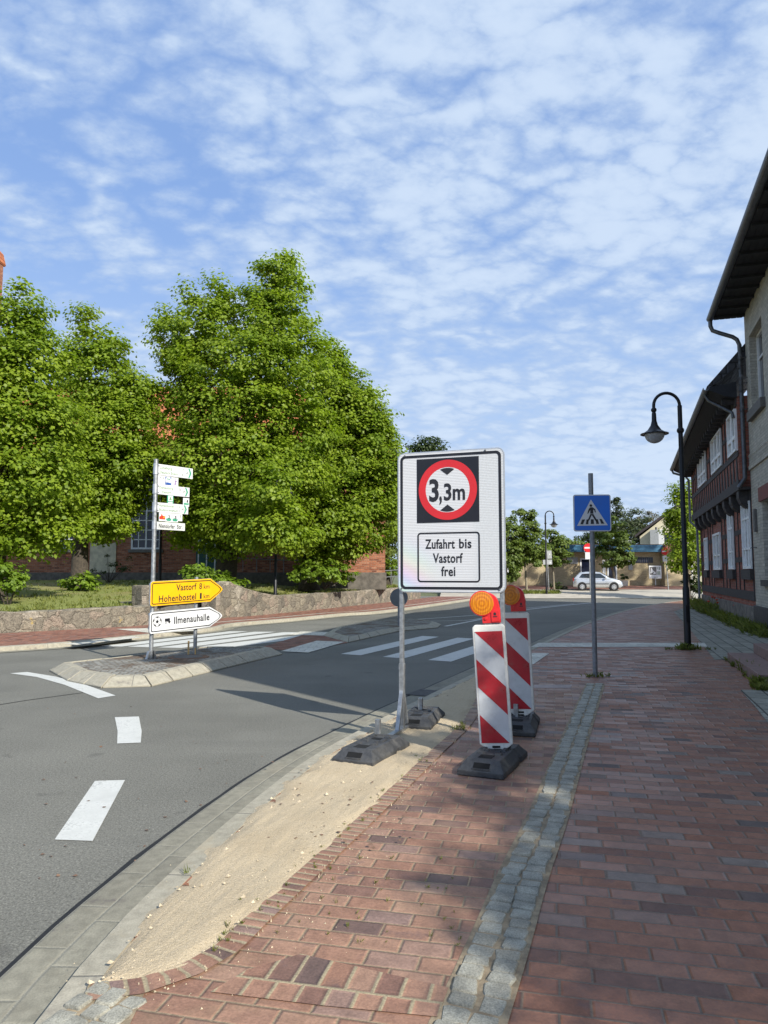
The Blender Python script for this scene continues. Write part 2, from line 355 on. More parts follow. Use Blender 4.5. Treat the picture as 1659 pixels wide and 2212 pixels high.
plain('cream_render', (.62, .56, .40), .85, .08, 4.)
plain('cream_panel', (.56, .50, .36), .8, .2, 3.)
plain('church_plinth', (.13, .115, .095), .9, .3, 5., bump=.03)
plain('green_door', (.012, .075, .065), .5, .15, 8.)
plain('fascia_blue', (.05, .16, .26), .45, .1, 6.)
plain('fascia_brown', (.20, .07, .045), .6, .15, 6.)
plain('dark_glass', (.010, .014, .03), .12, .2, 3.)
plain('dark_roof', (.05, .04, .04), .8, .2, 5.)
plain('plaza', (.40, .36, .29), .9, .15, 1.5, bump=.01)
plain('car_paint', (.60, .62, .64), .28, .03, 3., .55, coat=.7)
plain('car_glass', (.02, .026, .03), .06, .2, 3., spec=.9)
plain('car_black', (.015, .015, .016), .6, .2, 10.)
plain('tyre', (.016, .016, .017), .85, .2, 20.)
plain('rim', (.55, .56, .57), .35, .1, 10., .6)
plain('headlight', (.75, .77, .8), .1, .05, 6., coat=.8)
plain('tail_red', (.30, .012, .012), .3, .1, 6.)
plain('wood_new', (.62, .40, .16), .8, .15, 14.)
plain('rust', (.16, .095, .06), .9, .35, 12.)
plain('iron', (.11, .105, .10), .75, .3, 30.)
plain('seam', (.012, .012, .012), .7, .2, 20.)
plain('poppy', (.62, .06, .02), .6, .1, 6.)
plain('pinkish_slab', (.34, .27, .24), .8, .2, 8.)
plain('clay_pot', (.45, .42, .38), .8, .2, 5.)
plain('street_sign_cream', (.60, .61, .57), .5, .08, 6.)
plain('ground_soil', (.11, .12, .05), .95, .3, .6)

# ------------------------------------------------------------------ mesh builder
class MB:
    def __init__(s): s.v = []; s.f = []; s.uv = None
    def add(s, verts, faces):
        b = len(s.v); s.v += [tuple(a) for a in verts]; s.f += [tuple(i + b for i in f) for f in faces]; return s
    def box(s, x0, x1, y0, y1, z0, z1, M=None):
        v = [(x, y, z) for z in (z0, z1) for y in (y0, y1) for x in (x0, x1)]
        if M is not None: v = [M @ Vector(p) for p in v]
        return s.add(v, [(0, 2, 3, 1), (4, 5, 7, 6), (0, 1, 5, 4), (1, 3, 7, 5), (3, 2, 6, 7), (2, 0, 4, 6)])
    def frustum(s, x0, x1, y0, y1, z0, z1, ix, iy):
        v = [(x0, y0, z0), (x1, y0, z0), (x1, y1, z0), (x0, y1, z0), (x0 + ix, y0 + iy, z1), (x1 - ix, y0 + iy, z1), (x1 - ix, y1 - iy, z1), (x0 + ix, y1 - iy, z1)]
        return s.add(v, [(3, 2, 1, 0), (4, 5, 6, 7), (0, 1, 5, 4), (1, 2, 6, 5), (2, 3, 7, 6), (3, 0, 4, 7)])
    def tube(s, pts, r, n=10, caps=True):
        pts = [Vector(p) for p in pts]; rs = r if isinstance(r, (list, tuple)) else [r] * len(pts)
        up = None; b = len(s.v); rings = []
        for i, p in enumerate(pts):
            d = (pts[min(i + 1, len(pts) - 1)] - pts[max(i - 1, 0)]).normalized()
            if up is None: up = d.orthogonal().normalized()
            up = (up - d * up.dot(d)); up = up.normalized() if up.length > 1e-6 else d.orthogonal().normalized()
            sd_ = d.cross(up)
            for k in range(n):
                a = 2 * math.pi * k / n; s.v.append(tuple(p + (up * math.cos(a) + sd_ * math.sin(a)) * rs[i]))
        for i in range(len(pts) - 1):
            for k in range(n):
                s.f.append((b + i * n + k, b + i * n + (k + 1) % n, b + (i + 1) * n + (k + 1) % n, b + (i + 1) * n + k))
        if caps:
            s.f.append(tuple(b + k for k in reversed(range(n)))); e = b + (len(pts) - 1) * n; s.f.append(tuple(e + k for k in range(n)))
        return s
    def lathe(s, prof, c=(0, 0, 0), n=24, axis='z'):
        b = len(s.v)
        for r, h in prof:
            for k in range(n):
                a = 2 * math.pi * k / n; q = (r * math.cos(a), r * math.sin(a), h)
                if axis == 'y': q = (q[0], q[2], q[1])
                s.v.append((c[0] + q[0], c[1] + q[1], c[2] + q[2]))
        for i in range(len(prof) - 1):
            for k in range(n):
                s.f.append((b + i * n + k, b + i * n + (k + 1) % n, b + (i + 1) * n + (k + 1) % n, b + (i + 1) * n + k))
        s.f.append(tuple(b + k for k in reversed(range(n)))); e = b + (len(prof) - 1) * n; s.f.append(tuple(e + k for k in range(n)))
        return s
    def prism(s, poly, h0, h1, fr=None):
        """poly (a, b) extruded from h0 to h1; fr maps (a, b, h) -> point"""
        fr = fr or (lambda a, b_, h: (a, b_, h)); n = len(poly)
        v = [fr(a, b_, h0) for a, b_ in poly] + [fr(a, b_, h1) for a, b_ in poly]
        return s.add(v, [tuple(reversed(range(n))), tuple(range(n, 2 * n))] + [(i, (i + 1) % n, n + (i + 1) % n, n + i) for i in range(n)])
    def flat(s, poly, h, fr=None):
        fr = fr or (lambda a, b_, h: (a, b_, h)); return s.add([fr(a, b_, h) for a, b_ in poly], [tuple(range(len(poly)))])
    def build(s, name, mat, parent=None, smooth=False, uv=None, bevel=0., recalc=True, uvdir=None):
        me = bpy.data.meshes.new(name); me.from_pydata(s.v, [], s.f); me.update()
        if recalc or bevel:
            bm = bmesh.new(); bm.from_mesh(me)
            if recalc: bmesh.ops.recalc_face_normals(bm, faces=bm.faces)
            if bevel:
                ed = [e for e in bm.edges if len(e.link_faces) == 2 and e.calc_face_angle(0) > .6]
                bmesh.ops.bevel(bm, geom=ed, offset=bevel, segments=2, affect='EDGES', profile=.6, clamp_overlap=True)
            bm.to_mesh(me); bm.free()
        o = bpy.data.objects.new(name, me); COL.objects.link(o)
        if mat: me.materials.append(MATS[mat])
        setuv(me, uvdir, uv)
        if smooth:
            me.polygons.foreach_set('use_smooth', [True] * len(me.polygons))
            if smooth != 'all': me.set_sharp_from_angle(angle=R(38))
        if parent: o.parent = parent
        return o
def build_each(mb, name, mat, parent, **kw):
    """every loose piece becomes an object of its own"""
    par = list(range(len(mb.v)))
    def find(a):
        while par[a] != a: par[a] = par[par[a]]; a = par[a]
        return a
    for f in mb.f:
        for i in f[1:]: par[find(i)] = find(f[0])
    groups = {}
    for f in mb.f: groups.setdefault(find(f[0]), []).append(f)
    out = []
    for fs in groups.values():
        ids = sorted({i for f in fs for i in f}); mp_ = {i: k for k, i in enumerate(ids)}; m2 = MB()
        m2.add([mb.v[i] for i in ids], [tuple(mp_[i] for i in f) for f in fs]); out.append(m2.build(name, mat, parent, **kw))
    return out
def setuv(me, uvdir=None, uvs=None):
    L = me.uv_layers.new(name='UVMap')
    if uvs is not None:
        d = np.empty(len(me.loops) * 2, 'f4'); li = np.empty(len(me.loops), 'i4'); me.loops.foreach_get('vertex_index', li)
        d[0::2] = np.array(uvs)[li, 0]; d[1::2] = np.array(uvs)[li, 1]; L.data.foreach_set('uv', d); return
    for p in me.polygons:
        n = p.normal
        if uvdir: a, b = Vector((*uvdir[0], 0)), Vector((*uvdir[1], 0))
        elif abs(n.z) > .999: a, b = Vector((1, 0, 0)), Vector((0, 1, 0))
        else:
            a = Vector((-n.y, n.x, 0)).normalized(); b = n.cross(a).normalized()
        for li in p.loop_indices:
            c = me.vertices[me.loops[li].vertex_index].co; L.data[li].uv = (c.dot(a), c.dot(b))
def thing(name, label, cat, loc=(0, 0, 0), rz=0., group=None):
    o = bpy.data.objects.new(name, None); COL.objects.link(o); o.location = loc; o.rotation_euler = (0, 0, rz)
    o.empty_display_size = .2
    o['label'] = label; o['category'] = cat
    if group: o['group'] = group
    return o
def tag(o, label, cat, group=None):
    o['label'] = label; o['category'] = cat
    if group: o['group'] = group
    return o
def struct(o): o['kind'] = 'structure'; return o
def stuff(o): o['kind'] = 'stuff'; return o
def dup(root, loc, rz=None, label=None, scale=1.):
    r = root.copy(); COL.objects.link(r); r.location = loc
    if rz is not None: r.rotation_euler = (0, 0, rz)
    if label: r['label'] = label
    r.scale = (scale,) * 3
    for ch in list(root.children):
        c = ch.copy(); COL.objects.link(c); c.parent = r
        for g in list(ch.children):
            d = g.copy(); COL.objects.link(d); d.parent = c
    return r
def smooth_line(pts, step=.25):
    P = [Vector((*p, 0)) if len(p) == 2 else Vector(p) for p in pts]; out = []
    for i in range(len(P) - 1):
        p0, p1, p2, p3 = P[max(i - 1, 0)], P[i], P[i + 1], P[min(i + 2, len(P) - 1)]
        n = max(1, int((p2 - p1).length / step))
        for k in range(n):
            t_ = k / n
            out.append(.5 * ((2 * p1) + (p2 - p0) * t_ + (2 * p0 - 5 * p1 + 4 * p2 - p3) * t_ ** 2 + (3 * p1 - p0 - 3 * p2 + p3) * t_ ** 3))
    out.append(P[-1]); return out
def offs(line, d):
    """shift a ground line to its right-hand side by d"""
    o = []
    for i, p in enumerate(line):
        t_ = (line[min(i + 1, len(line) - 1)] - line[max(i - 1, 0)]).normalized(); o.append(p + Vector((t_.y, -t_.x, 0)) * d)
    return o
def ribbon(name, mat, line, stations, parent=None, jitter=None):
    """sweep a profile [(offset, z), ...] along a ground line; uv in metres"""
    mb = MB(); uvs = []; L = 0; n = len(stations); rows = [offs(line, d) for d, z in stations]
    acc = [0.]
    for (a, za), (b, zb) in zip(stations, stations[1:]): acc.append(acc[-1] + math.hypot(b - a, zb - za))
    for i in range(len(line)):
        if i: L += (line[i] - line[i - 1]).length
        for k in range(n):
            q = rows[k][i]; j = jitter(i, k) if jitter else 0
            mb.v.append((q.x, q.y, q.z + stations[k][1] + j)); uvs.append((L, acc[k]))
    for i in range(len(line) - 1):
        for k in range(n - 1): mb.f.append((i * n + k, i * n + k + 1, (i + 1) * n + k + 1, (i + 1) * n + k))
    return mb.build(name, mat, parent, uv=uvs, recalc=False)

# text as mesh
def textpoly(body, bold=0.):
    cu = bpy.data.curves.new('lettering', 'FONT'); cu.body = body; cu.size = 1; cu.resolution_u = 3; cu.offset = bold; cu.space_character = 1.06
    o = bpy.data.objects.new('lettering', cu); COL.objects.link(o)
    dg = bpy.context.evaluated_depsgraph_get(); me = bpy.data.meshes.new_from_object(o.evaluated_get(dg))
    v = [tuple(x.co) for x in me.vertices]; f = [tuple(p.vertices) for p in me.polygons]
    bpy.data.objects.remove(o); bpy.data.curves.remove(cu); bpy.data.meshes.remove(me)
    return v, f
CAP = None
def put_text(mb, body, x, z, cap, width=None, y=0., bold=0., align='l', squeeze=.86):
    """lettering whose baseline starts (or is centred / ends) at x, z on the sign face; faces -y"""
    global CAP
    if CAP is None:
        vv, _ = textpoly('H'); CAP = max(a[1] for a in vv) - min(a[1] for a in vv)
    v, f = textpoly(body, bold); s = cap / CAP
    x0 = min(a[0] for a in v); x1 = max(a[0] for a in v); sx = s * squeeze if width is None else width / (x1 - x0)
    wd = (x1 - x0) * sx; ox = {'l': 0, 'c': -wd / 2, 'r': -wd}[align]
    mb.add([(x + ox + (a[0] - x0) * sx, y, z + a[1] * s) for a in v], f)
    return wd
XZ = lambda y: (lambda a, b, h: (a, y + h, b))
def rrect(x0, x1, z0, z1, r, n=5):
    o = []
    for cx, cz, a0 in ((x1 - r, z1 - r, 0), (x0 + r, z1 - r, 90), (x0 + r, z0 + r, 180), (x1 - r, z0 + r, 270)):
        for k in range(n + 1):
            a = R(a0 + 90 * k / n); o.append((cx + r * math.cos(a), cz + r * math.sin(a)))
    return o
def disc(cx, cz, r, n=40, a0=0, a1=360): return [(cx + r * math.cos(R(a0 + (a1 - a0) * k / n)), cz + r * math.sin(R(a0 + (a1 - a0) * k / n))) for k in range(n)]
def rim(mb, outer, inner, y):
    n = len(outer); b = len(mb.v)
    mb.v += [(a, y, c) for a, c in outer] + [(a, y, c) for a, c in inner]
    mb.f += [(b + i, b + (i + 1) % n, b + n + (i + 1) % n, b + n + i) for i in range(n)]
def sheet(name, mat, polys, y, parent):
    mb = MB()
    for p_ in polys: mb.flat(p_, 0, XZ(y))
    return mb.build(name, mat, parent, recalc=False)

# ================================================================== GROUND
struct(MB().box(-1500, 1500, -400, 2600, -1, -.03).build('ground', 'ground_soil'))
struct(MB().flat([(-45, -12), (60, -12), (60, 52), (-45, 52)], 0).build('road', 'asphalt'))

EDGE = smooth_line([(-1.1, -3.0), (-1.42, 0.0), (-1.52, 1.8)] + [G(*q) for q in [(0, 2117), (120, 2005), (240, 1905), (360, 1810), (480, 1722), (560, 1668), (640, 1622), (740, 1572), (795, 1545), (861, 1515), (1020, 1444), (1137, 1395), (1182, 1375), (1246, 1349), (1331, 1322), (1392, 1309), (1461, 1299)]] + [(20.5, 46.5), (27, 51.5), (40, 58)], .22)
random.seed(3)
jit_ = [random.uniform(-.012, .012) for _ in range(2000)]
def ragged(line, amp): return [p + Vector((random.uniform(-amp, amp), random.uniform(-amp, amp), 0)) for p in line]
struct(ribbon('asphalt_seam', 'seam', ragged(EDGE, .008), [(-.035, .005), (.012, .005)]))
struct(ribbon('gutter', 'gutter_slabs', EDGE, [(.0, .009), (.31, .012)]))
struct(ribbon('kerb', 'kerb_concrete', EDGE, [(.311, .0), (.318, .055), (.328, .066), (.45, .07), (.452, -.02)]))
INNER = offs(EDGE, .45)
WD, WP = (.974, -.225), (.225, .974)
# right-hand pavement of clinker
pav = [(p.x, p.y) for p in INNER] + [(60, 58), (60, -3)]
struct(MB().flat(pav, .064).build('pavement', 'pavement_clinker', uvdir=(WD, WP)))

sandR = smooth_line([G(190, 2133, .07), G(300, 2120, .07), G(400, 2086, .07), G(470, 2046, .07), G(530, 1990, .07), G(700, 1838, .07), G(860, 1692, .07), G(930, 1626, .07), G(1000, 1560, .07), (1.22, 9.6), (1.62, 11.9)], .1)
sandL = [p for p in INNER if sandR[0].y - .05 <= p.y <= 11.9]
# the warm, sunlit clinker between sand and granite strip
SETT = [Vector((.295 - .34 * 3.4, 2.68 - .94 * 3.4, 0)), Vector((.295, 2.68, 0)), Vector((.71, 3.89, 0)), Vector((1.083, 4.93, 0)), Vector((1.75, 6.9, 0)), Vector((2.98, 10.47, 0))]
SL = smooth_line(SETT, .08)
warm = [(p.x, p.y) for p in sandR] + [(p.x, p.y) for p in reversed(offs(SL, -.1)) if p.y < 10.5] + [(-1.15, -.5), (-1.0, 2.0)]
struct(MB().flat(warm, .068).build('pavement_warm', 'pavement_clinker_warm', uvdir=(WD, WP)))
struct(ribbon('pavement_edging', 'edge_clinker', sandR, [(-.012, .060), (-.008, .079), (.105, .078)]))
pz = .0725
struct(MB().flat([G(*q, pz) for q in [(530, 2096), (650, 2060), (969, 2133), (945, 2196), (700, 2172), (455, 2142)]], pz).build('soldier_course', 'soldier_clinker', uvdir=(WD, WP)))
# sand verge: a relief of its own
bm = bmesh.new()
nl, nr = 110, 44
def at_len(line, n):
    L = [0.]
    for a, b in zip(line, line[1:]): L.append(L[-1] + (b - a).length)
    out = []
    for k in range(n):
        s_ = L[-1] * k / (n - 1); i = max(j for j in range(len(L)) if L[j] <= s_ + 1e-9); i = min(i, len(line) - 2)
        out.append(line[i].lerp(line[i + 1], (s_ - L[i]) / max(1e-6, L[i + 1] - L[i])))
    return out
A_, B_ = at_len(sandL, nl), at_len(sandR, nl)
gridv = []
rag = lambda u, k: .035 * math.sin(u * 9.1 + k) + .02 * math.sin(u * 23.7 + 2 * k) + random.uniform(-.015, .015)
for i in range(nl):
    wd_ = (B_[i] - A_[i]).length; am = min(1, wd_ / .45)
    for j in range(nr):
        f = j / (nr - 1); g = -.07 * am / max(.2, wd_) + f * (1 + .15 * am / max(.2, wd_)); q = A_[i].lerp(B_[i], g); dd = min(g, 1 - g) * wd_
        e = max(0, min(1, (dd + rag(A_[i].y, 1 if f < .5 else 4) * am + .035) / .10))
        z = .062 + .023 * e * e * (3 - 2 * e) + am * e * (.006 * math.sin(q.x * 3 + q.y * 2.1) * math.sin(q.y * 1.7) + .004 * math.sin(q.y * 5.3 - q.x * 4) + random.uniform(-.0035, .005))
        gridv.append((q.x, q.y, max(z, .062)))
mb = MB(); mb.add(gridv, [(i * nr + j, i * nr + j + 1, (i + 1) * nr + j + 1, (i + 1) * nr + j) for i in range(nl - 1) for j in range(nr - 1)])
struct(mb.build('sand_verge', 'sand', smooth='all', recalc=False))
# grit and pebbles lying on the sand and drifted onto its borders
mb = MB()
for _ in range(520):
    i = random.randrange(nl - 1); f = random.choice((random.uniform(0, 1), random.betavariate(.5, .5)))
    q = A_[i].lerp(A_[i + 1], random.random()).lerp(B_[i].lerp(B_[i + 1], random.random()), f)
    s_ = random.choice((.003, .004, .004, .006, .006, .011)) * random.uniform(.7, 1.4)
    a = random.uniform(0, 6.28); c_, n_ = math.cos(a), math.sin(a)
    vv = [(random.uniform(.7, 1.3) * s_ * x, random.uniform(.7, 1.3) * s_ * y, z * s_) for x, y, z in ((1, 0, 0), (0, 1, 0), (-1, 0, 0), (0, -1, 0), (.2, .1, .9))]
    mb.add([(q.x + x * c_ - y * n_, q.y + x * n_ + y * c_, .086 + z) for x, y, z in vv], [(0, 1, 4), (1, 2, 4), (2, 3, 4), (3, 0, 4)])
for _ in range(900):
    i = random.randrange(nl - 1); q = B_[i].lerp(B_[i + 1], random.random()); d_ = abs(random.gauss(0, .16)) + .02; s_ = random.choice((.002, .003, .003, .004, .006))
    q = q + Vector((d_ * .92, -d_ * .35, 0)); a = random.uniform(0, 6.28)
    mb.add([(q.x + s_ * math.cos(a + k * 2.1), q.y + s_ * math.sin(a + k * 2.1), .069) for k in range(3)] + [(q.x, q.y, .069 + (.013 if d_ < .12 else 0) + s_)], [(0, 1, 3), (1, 2, 3), (2, 0, 3)])
for _ in range(500):
    j_ = random.randrange(len(EDGE) - 1); q = INNER[j_]
    if not 2 < q.y < 10: continue
    q = q + Vector((-abs(random.gauss(0, .08)), random.gauss(0, .1), 0)); s_ = random.choice((.002, .003, .004)); a = random.uniform(0, 6.28)
    mb.add([(q.x + s_ * math.cos(a + k * 2.1), q.y + s_ * math.sin(a + k * 2.1), .071) for k in range(3)] + [(q.x, q.y, .071 + s_)], [(0, 1, 3), (1, 2, 3), (2, 0, 3)])
stuff(mb.build('gravel', 'pebble', recalc=False))

# granite strip: two rows of setts, each a rounded stone
def sett_row(mb, line, off, wid, length, z):
    L = 0; i = 0; pos = [0.]
    for a, b in zip(line, line[1:]): pos.append(pos[-1] + (b - a).length)
    def P(s_):
        j = 0
        while j < len(pos) - 2 and pos[j + 1] < s_: j += 1
        return line[j].lerp(line[j + 1], (s_ - pos[j]) / max(1e-6, pos[j + 1] - pos[j])), (line[j + 1] - line[j]).normalized()
    s_ = 0
    while s_ < pos[-1] - length:
        ln = length * random.uniform(.75, 1.2); c_, t_ = P(s_ + ln / 2); nn = Vector((t_.y, -t_.x, 0))
        c_ = c_ + nn * (off + random.uniform(-.008, .008)); hw = wid * random.uniform(.43, .5); hl = ln * .46
        ang = random.uniform(-.1, .1); t2 = Vector((t_.x * math.cos(ang) - t_.y * math.sin(ang), t_.x * math.sin(ang) + t_.y * math.cos(ang), 0)); n2 = Vector((t2.y, -t2.x, 0))
        rings = []; tz = random.uniform(-.004, .006); sl_ = (random.uniform(-.03, .03), random.uniform(-.03, .03))
        base = [(1, .80), (.82, 1), (-.82, 1), (-1, .80), (-1, -.80), (-.82, -1), (.82, -1), (1, -.80)]
        jt = [(random.uniform(-.13, .13), random.uniform(-.13, .13)) for _ in base]
        for sc_, zz in ((1.0, -.025), (.985, .002), (.90, .009), (.55, .011)):
            for (a, b), (ja, jb) in zip(base, jt):
                q = c_ + t2 * ((a + ja) * sc_ * hl) + n2 * ((b + jb) * sc_ * hw); rings.append((q.x, q.y, z + zz + tz + sl_[0] * a * hl + sl_[1] * b * hw))
        n = 8; mb.add(rings, [(r * n + k, r * n + (k + 1) % n, (r + 1) * n + (k + 1) % n, (r + 1) * n + k) for r in range(3) for k in range(n)] + [tuple(range(3 * n, 4 * n))])
        s_ += ln
mb = MB(); sett_row(mb, SL, -.057, .108, .098, .067); sett_row(mb, SL, .057, .108, .098, .067)
struct(ribbon('sett_strip_joint', 'dirt', SL, [(-.13, .070), (.13, .070)]))
struct(mb.build('sett_strip', 'granite', smooth=True))
mb = MB()
cs = [G(205, 2140, .07), G(315, 2140, .07), G(275, 2225, .07), G(80, 2225, .07)]
struct(MB().flat(cs, .0715).build('sett_patch_joint', 'dirt'))
a0, a1 = Vector((*G(60, 2260, .07), 0)), Vector((*G(245, 2125, .07), 0))
ln_ = smooth_line([a0, a1], .1)
for k in range(3): sett_row(mb, ln_, -.02 + .085 * k, .085, .10, .068)
struct(mb.build('sett_patch', 'granite', smooth=True))

# grey slabs beside the houses, tactile crossing strips
for nm, q in (('slab_path', [(1455, 1321), (1489, 1309), (1530, 1305), (1600, 1322), (1700, 1368), (1700, 1424), (1568, 1424), (1544, 1425), (1491, 1360)]), ('slab_path', [(1599, 1490), (1700, 1490), (1780, 1700), (1662, 1565), (1630, 1525)])):
    struct(MB().flat([G(*a, .07) for a in q], .0705).build(nm, 'concrete_slabs', uvdir=((.30, .954), (-.954, .30))))
struct(MB().flat([G(*a, .07) for a in [(1163, 1388.5), (1522, 1388.5), (1528, 1397), (1146, 1397.5)]], .0706).build('tactile_strip', 'tactile_slabs', uvdir=((1, 0), (0, 1))))
struct(MB().flat([G(*a, .07) for a in [(1137, 1411), (1187, 1411), (1152, 1435), (1128, 1436)]], .0706).build('tactile_pad', 'tactile_slabs', uvdir=((1, 0), (0, 1))))
struct(MB().flat([G(*a, .07) for a in [(1155, 1479), (1236, 1479), (1233, 1486), (1146, 1486)]], .0706).build('marker_slab', 'pinkish_slab'))

# left pavement, kerb
LK = smooth_line([(-30, -2), (-16, 8.5), (-10.5, 13.0)] + [G(*q) for q in [(0, 1408), (140, 1398), (296, 1382), (460, 1364), (503, 1354), (635, 1342), (741, 1331), (857, 1321), (1069, 1290)]] + [(11, 56)], .5)
WB = [(-24, 8), (-15, 14.0)] + [G(*q, .1) for q in [(0, 1368), (296, 1352)]]
WB2 = [G(*q, .1) for q in [(492, 1334), (593, 1326), (847, 1300)]]
struct(ribbon('kerb', 'kerb_concrete', LK, [(-.16, .105), (-.02, .10), (0, .09), (.015, 0)]))
struct(ribbon('gutter', 'gutter_slabs', LK, [(.016, .008), (.32, .010)]))
lp = [(p.x, p.y) for p in offs(LK, -.16)]
struct(MB().flat(lp + [(8, 60), (1.2, 42)] + [(x - .25, y + .4) for x, y in reversed(WB2)] + [(-6.6, 25.2), (-7.6, 23.2)] + [(x - .3, y + .35) for x, y in reversed(WB)] + [(-34, 4)], .1).build('pavement', 'far_pavement', uvdir=((.393, .92), (.92, -.393))))
struct(ribbon('pavement_band', 'tactile_slabs', [p for p in offs(LK, -.75) if 20 < p.y < 48], [(-.06, .104), (.06, .104)]))
struct(MB().flat([G(*a, .1) for a in [(138, 1391), (285, 1374.5), (305, 1377), (165, 1393.5)]], .1045).build('tactile_strip', 'tactile_slabs'))
struct(MB().flat([G(*a, .1) for a in [(250, 1359), (330, 1357), (440, 1362), (330, 1368)]], .1045).build('tactile_pad', 'tactile_slabs'))

# road markings
def mark(q, z=.0045, nm='road_marking'): struct(MB().flat([G(*a) for a in q], z).build(nm, 'road_paint'))
def arc_mark(q, wd, nm='road_marking'):
    struct(ribbon(nm, 'road_paint', smooth_line([G(*a) for a in q], .2), [(-wd / 2, .0045), (wd / 2, .0045)]))
mark([(205, 1688), (270, 1686), (200, 1818), (118, 1815)])
mark([(248, 1550), (300, 1548.5), (306, 1580), (304, 1605), (253, 1607), (254, 1580)])
mark([(22, 1455), (58, 1452), (120, 1462), (180, 1478), (250, 1503), (212, 1509), (140, 1480), (80, 1463)])
st, rd, acr = Vector((-.665, 14.75, 0)), Vector((.405, .914, 0)), Vector((.845, -.52, 0))
for k in range(3):
    c_ = st + acr * k * 1.0; sd_ = acr * .24
    struct(MB().flat([((c_ + a * sd_ + rd * b)[0], (c_ + a * sd_ + rd * b)[1]) for a, b in ((-1, 0), (1, 0), (1, 4.6), (-1, 4.6))], .0045).build('zebra_stripe', 'road_paint'))
for q in ([(215, 1396), (262, 1397), (536, 1364), (496, 1364)], [(275, 1397), (325, 1398.5), (597, 1365), (550, 1365)], [(340, 1399), (392, 1400), (662, 1366), (612, 1366)], [(430, 1397), (500, 1398), (706, 1373), (650, 1372)]):
    mark(q, nm='zebra_stripe')
arc_mark([(1128, 1318), (1200, 1310), (1290, 1301)], .15); arc_mark([(1128, 1314.5), (1190, 1309), (1240, 1304)], .10)
arc_mark([(880, 1339), (960, 1334), (1060, 1326.5)], .12); arc_mark([(962, 1353), (1040, 1338)], .13); arc_mark([(925, 1342), (1015, 1339.5), (1060, 1331)], .10)
# thin ragged dark line on the asphalt
struct(ribbon('asphalt_line', 'seam', ragged(smooth_line([G(-40, 1530), G(60, 1513), G(200, 1494)], .3), .02), [(-.012, .004), (.012, .004)]))

# traffic islands
def island(label, poly, h, wd, nstone, manhole=None):
    c_ = Vector((sum(a for a, b in poly) / len(poly), sum(b for a, b in poly) / len(poly), 0))
    t_ = thing('traffic_island', label, 'traffic island', (c_.x, c_.y, 0))
    ln = [Vector((a - c_.x, b - c_.y, 0)) for a, b in poly]; n = len(ln)
    # inset polygon
    ins = []
    for i in range(n):
        d1 = (ln[i] - ln[i - 1]).normalized(); d2 = (ln[(i + 1) % n] - ln[i]).normalized()
        n1 = Vector((-d1.y, d1.x, 0)); n2 = Vector((-d2.y, d2.x, 0)); b_ = (n1 + n2).normalized(); ins.append(ln[i] + b_ * (wd / max(.45, b_.dot(n1))))
    mb = MB(); back = MB()
    for i in range(n):
        a, b, ia, ib = ln[i], ln[(i + 1) % n], ins[i], ins[(i + 1) % n]; m_ = max(1, round((b - a).length / nstone)); g = .012 / max(.1, (b - a).length)
        for k in range(m_):
            t0, t1 = k / m_ + g, (k + 1) / m_ - g; dz = random.uniform(-.006, .006)
            o0, o1, i0, i1 = a.lerp(b, t0), a.lerp(b, t1), ia.lerp(ib, t0), ia.lerp(ib, t1)
            j0, j1 = o0.lerp(i0, .62), o1.lerp(i1, .62)
            mb.add([(o0.x, o0.y, -.01), (o1.x, o1.y, -.01), (o1.x, o1.y, .025), (o0.x, o0.y, .025), (j1.x, j1.y, h - .012 + dz), (j0.x, j0.y, h - .012 + dz), (i1.x, i1.y, h + dz), (i0.x, i0.y, h + dz), (i1.x, i1.y, -.01), (i0.x, i0.y, -.01)],
                   [(0, 1, 2, 3), (3, 2, 4, 5), (5, 4, 6, 7), (7, 6, 8, 9), (0, 3, 5, 7, 9), (1, 8, 6, 4, 2)])
    mb.build('kerb', 'kerb_concrete', t_, bevel=.012)
    core = [(p_.x, p_.y) for p_ in ins]
    MB().flat(core, h - .015).build('paving', 'island_setts', t_)
    MB().flat([(p_.x * .995, p_.y * .995) for p_ in ln], .012).build('kerb_bed', 'dirt', t_)
    return t_
isl1 = island('cobbled traffic island with pale sloped kerb stones carrying the yellow and white direction boards', [(-5.55, 12.3), (-4.75, 11.15), (-3.98, 10.48), (-3.32, 10.62), (-2.68, 12.7), (-2.02, 14.75), (-2.35, 15.15), (-3.7, 15.15)], .15, .30, .62)
isl2 = island('farther traffic island of dark cobbles beyond the zebra crossing', [G(*q) for q in [(752, 1389), (861, 1364.5), (945, 1357), (953, 1350), (920, 1343.5), (880, 1341), (800, 1346), (720, 1361), (698, 1374)]], .10, .28, .7)
# flush crossing between the islands
struct(MB().flat([G(*q) for q in [(560, 1400), (640, 1409), (752, 1389), (698, 1374), (655, 1372)]], .009).build('crossing_paving', 'far_pavement', uvdir=(WD, WP)))
struct(MB().flat([G(*q) for q in [(606, 1408), (666, 1411), (745, 1387.5), (684, 1385)]], .013).build('tactile_pad', 'tactile_slabs'))
struct(MB().flat([G(*q) for q in [(620, 1372), (650, 1365), (735, 1367), (700, 1374)]], .013).build('tactile_pad', 'tactile_slabs'))
mh = thing('manhole_cover', 'round iron manhole cover set in the cobbled traffic island', 'manhole cover', (*G(407, 1419, .14), .136))
MB().lathe([(.36, 0), (.36, .006), (.0, .006)], n=32).build('frame', 'rust', mh)
MB().lathe([(.25, .006), (.25, .012), (.0, .012)], n=32).build('lid', 'iron', mh)
gq = Vector((*G(915, 1497, .01), .012))
gr = thing('drain_grate', 'iron drain grate in the gutter behind the big white sign', 'drain grate', gq, R(63))
mb = MB(); mb.box(-.25, .25, -.15, -.13, 0, .012).box(-.25, .25, .13, .15, 0, .012)
for k in range(9): mb.box(-.235 + k * .054, -.205 + k * .054, -.13, .13, 0, .01)
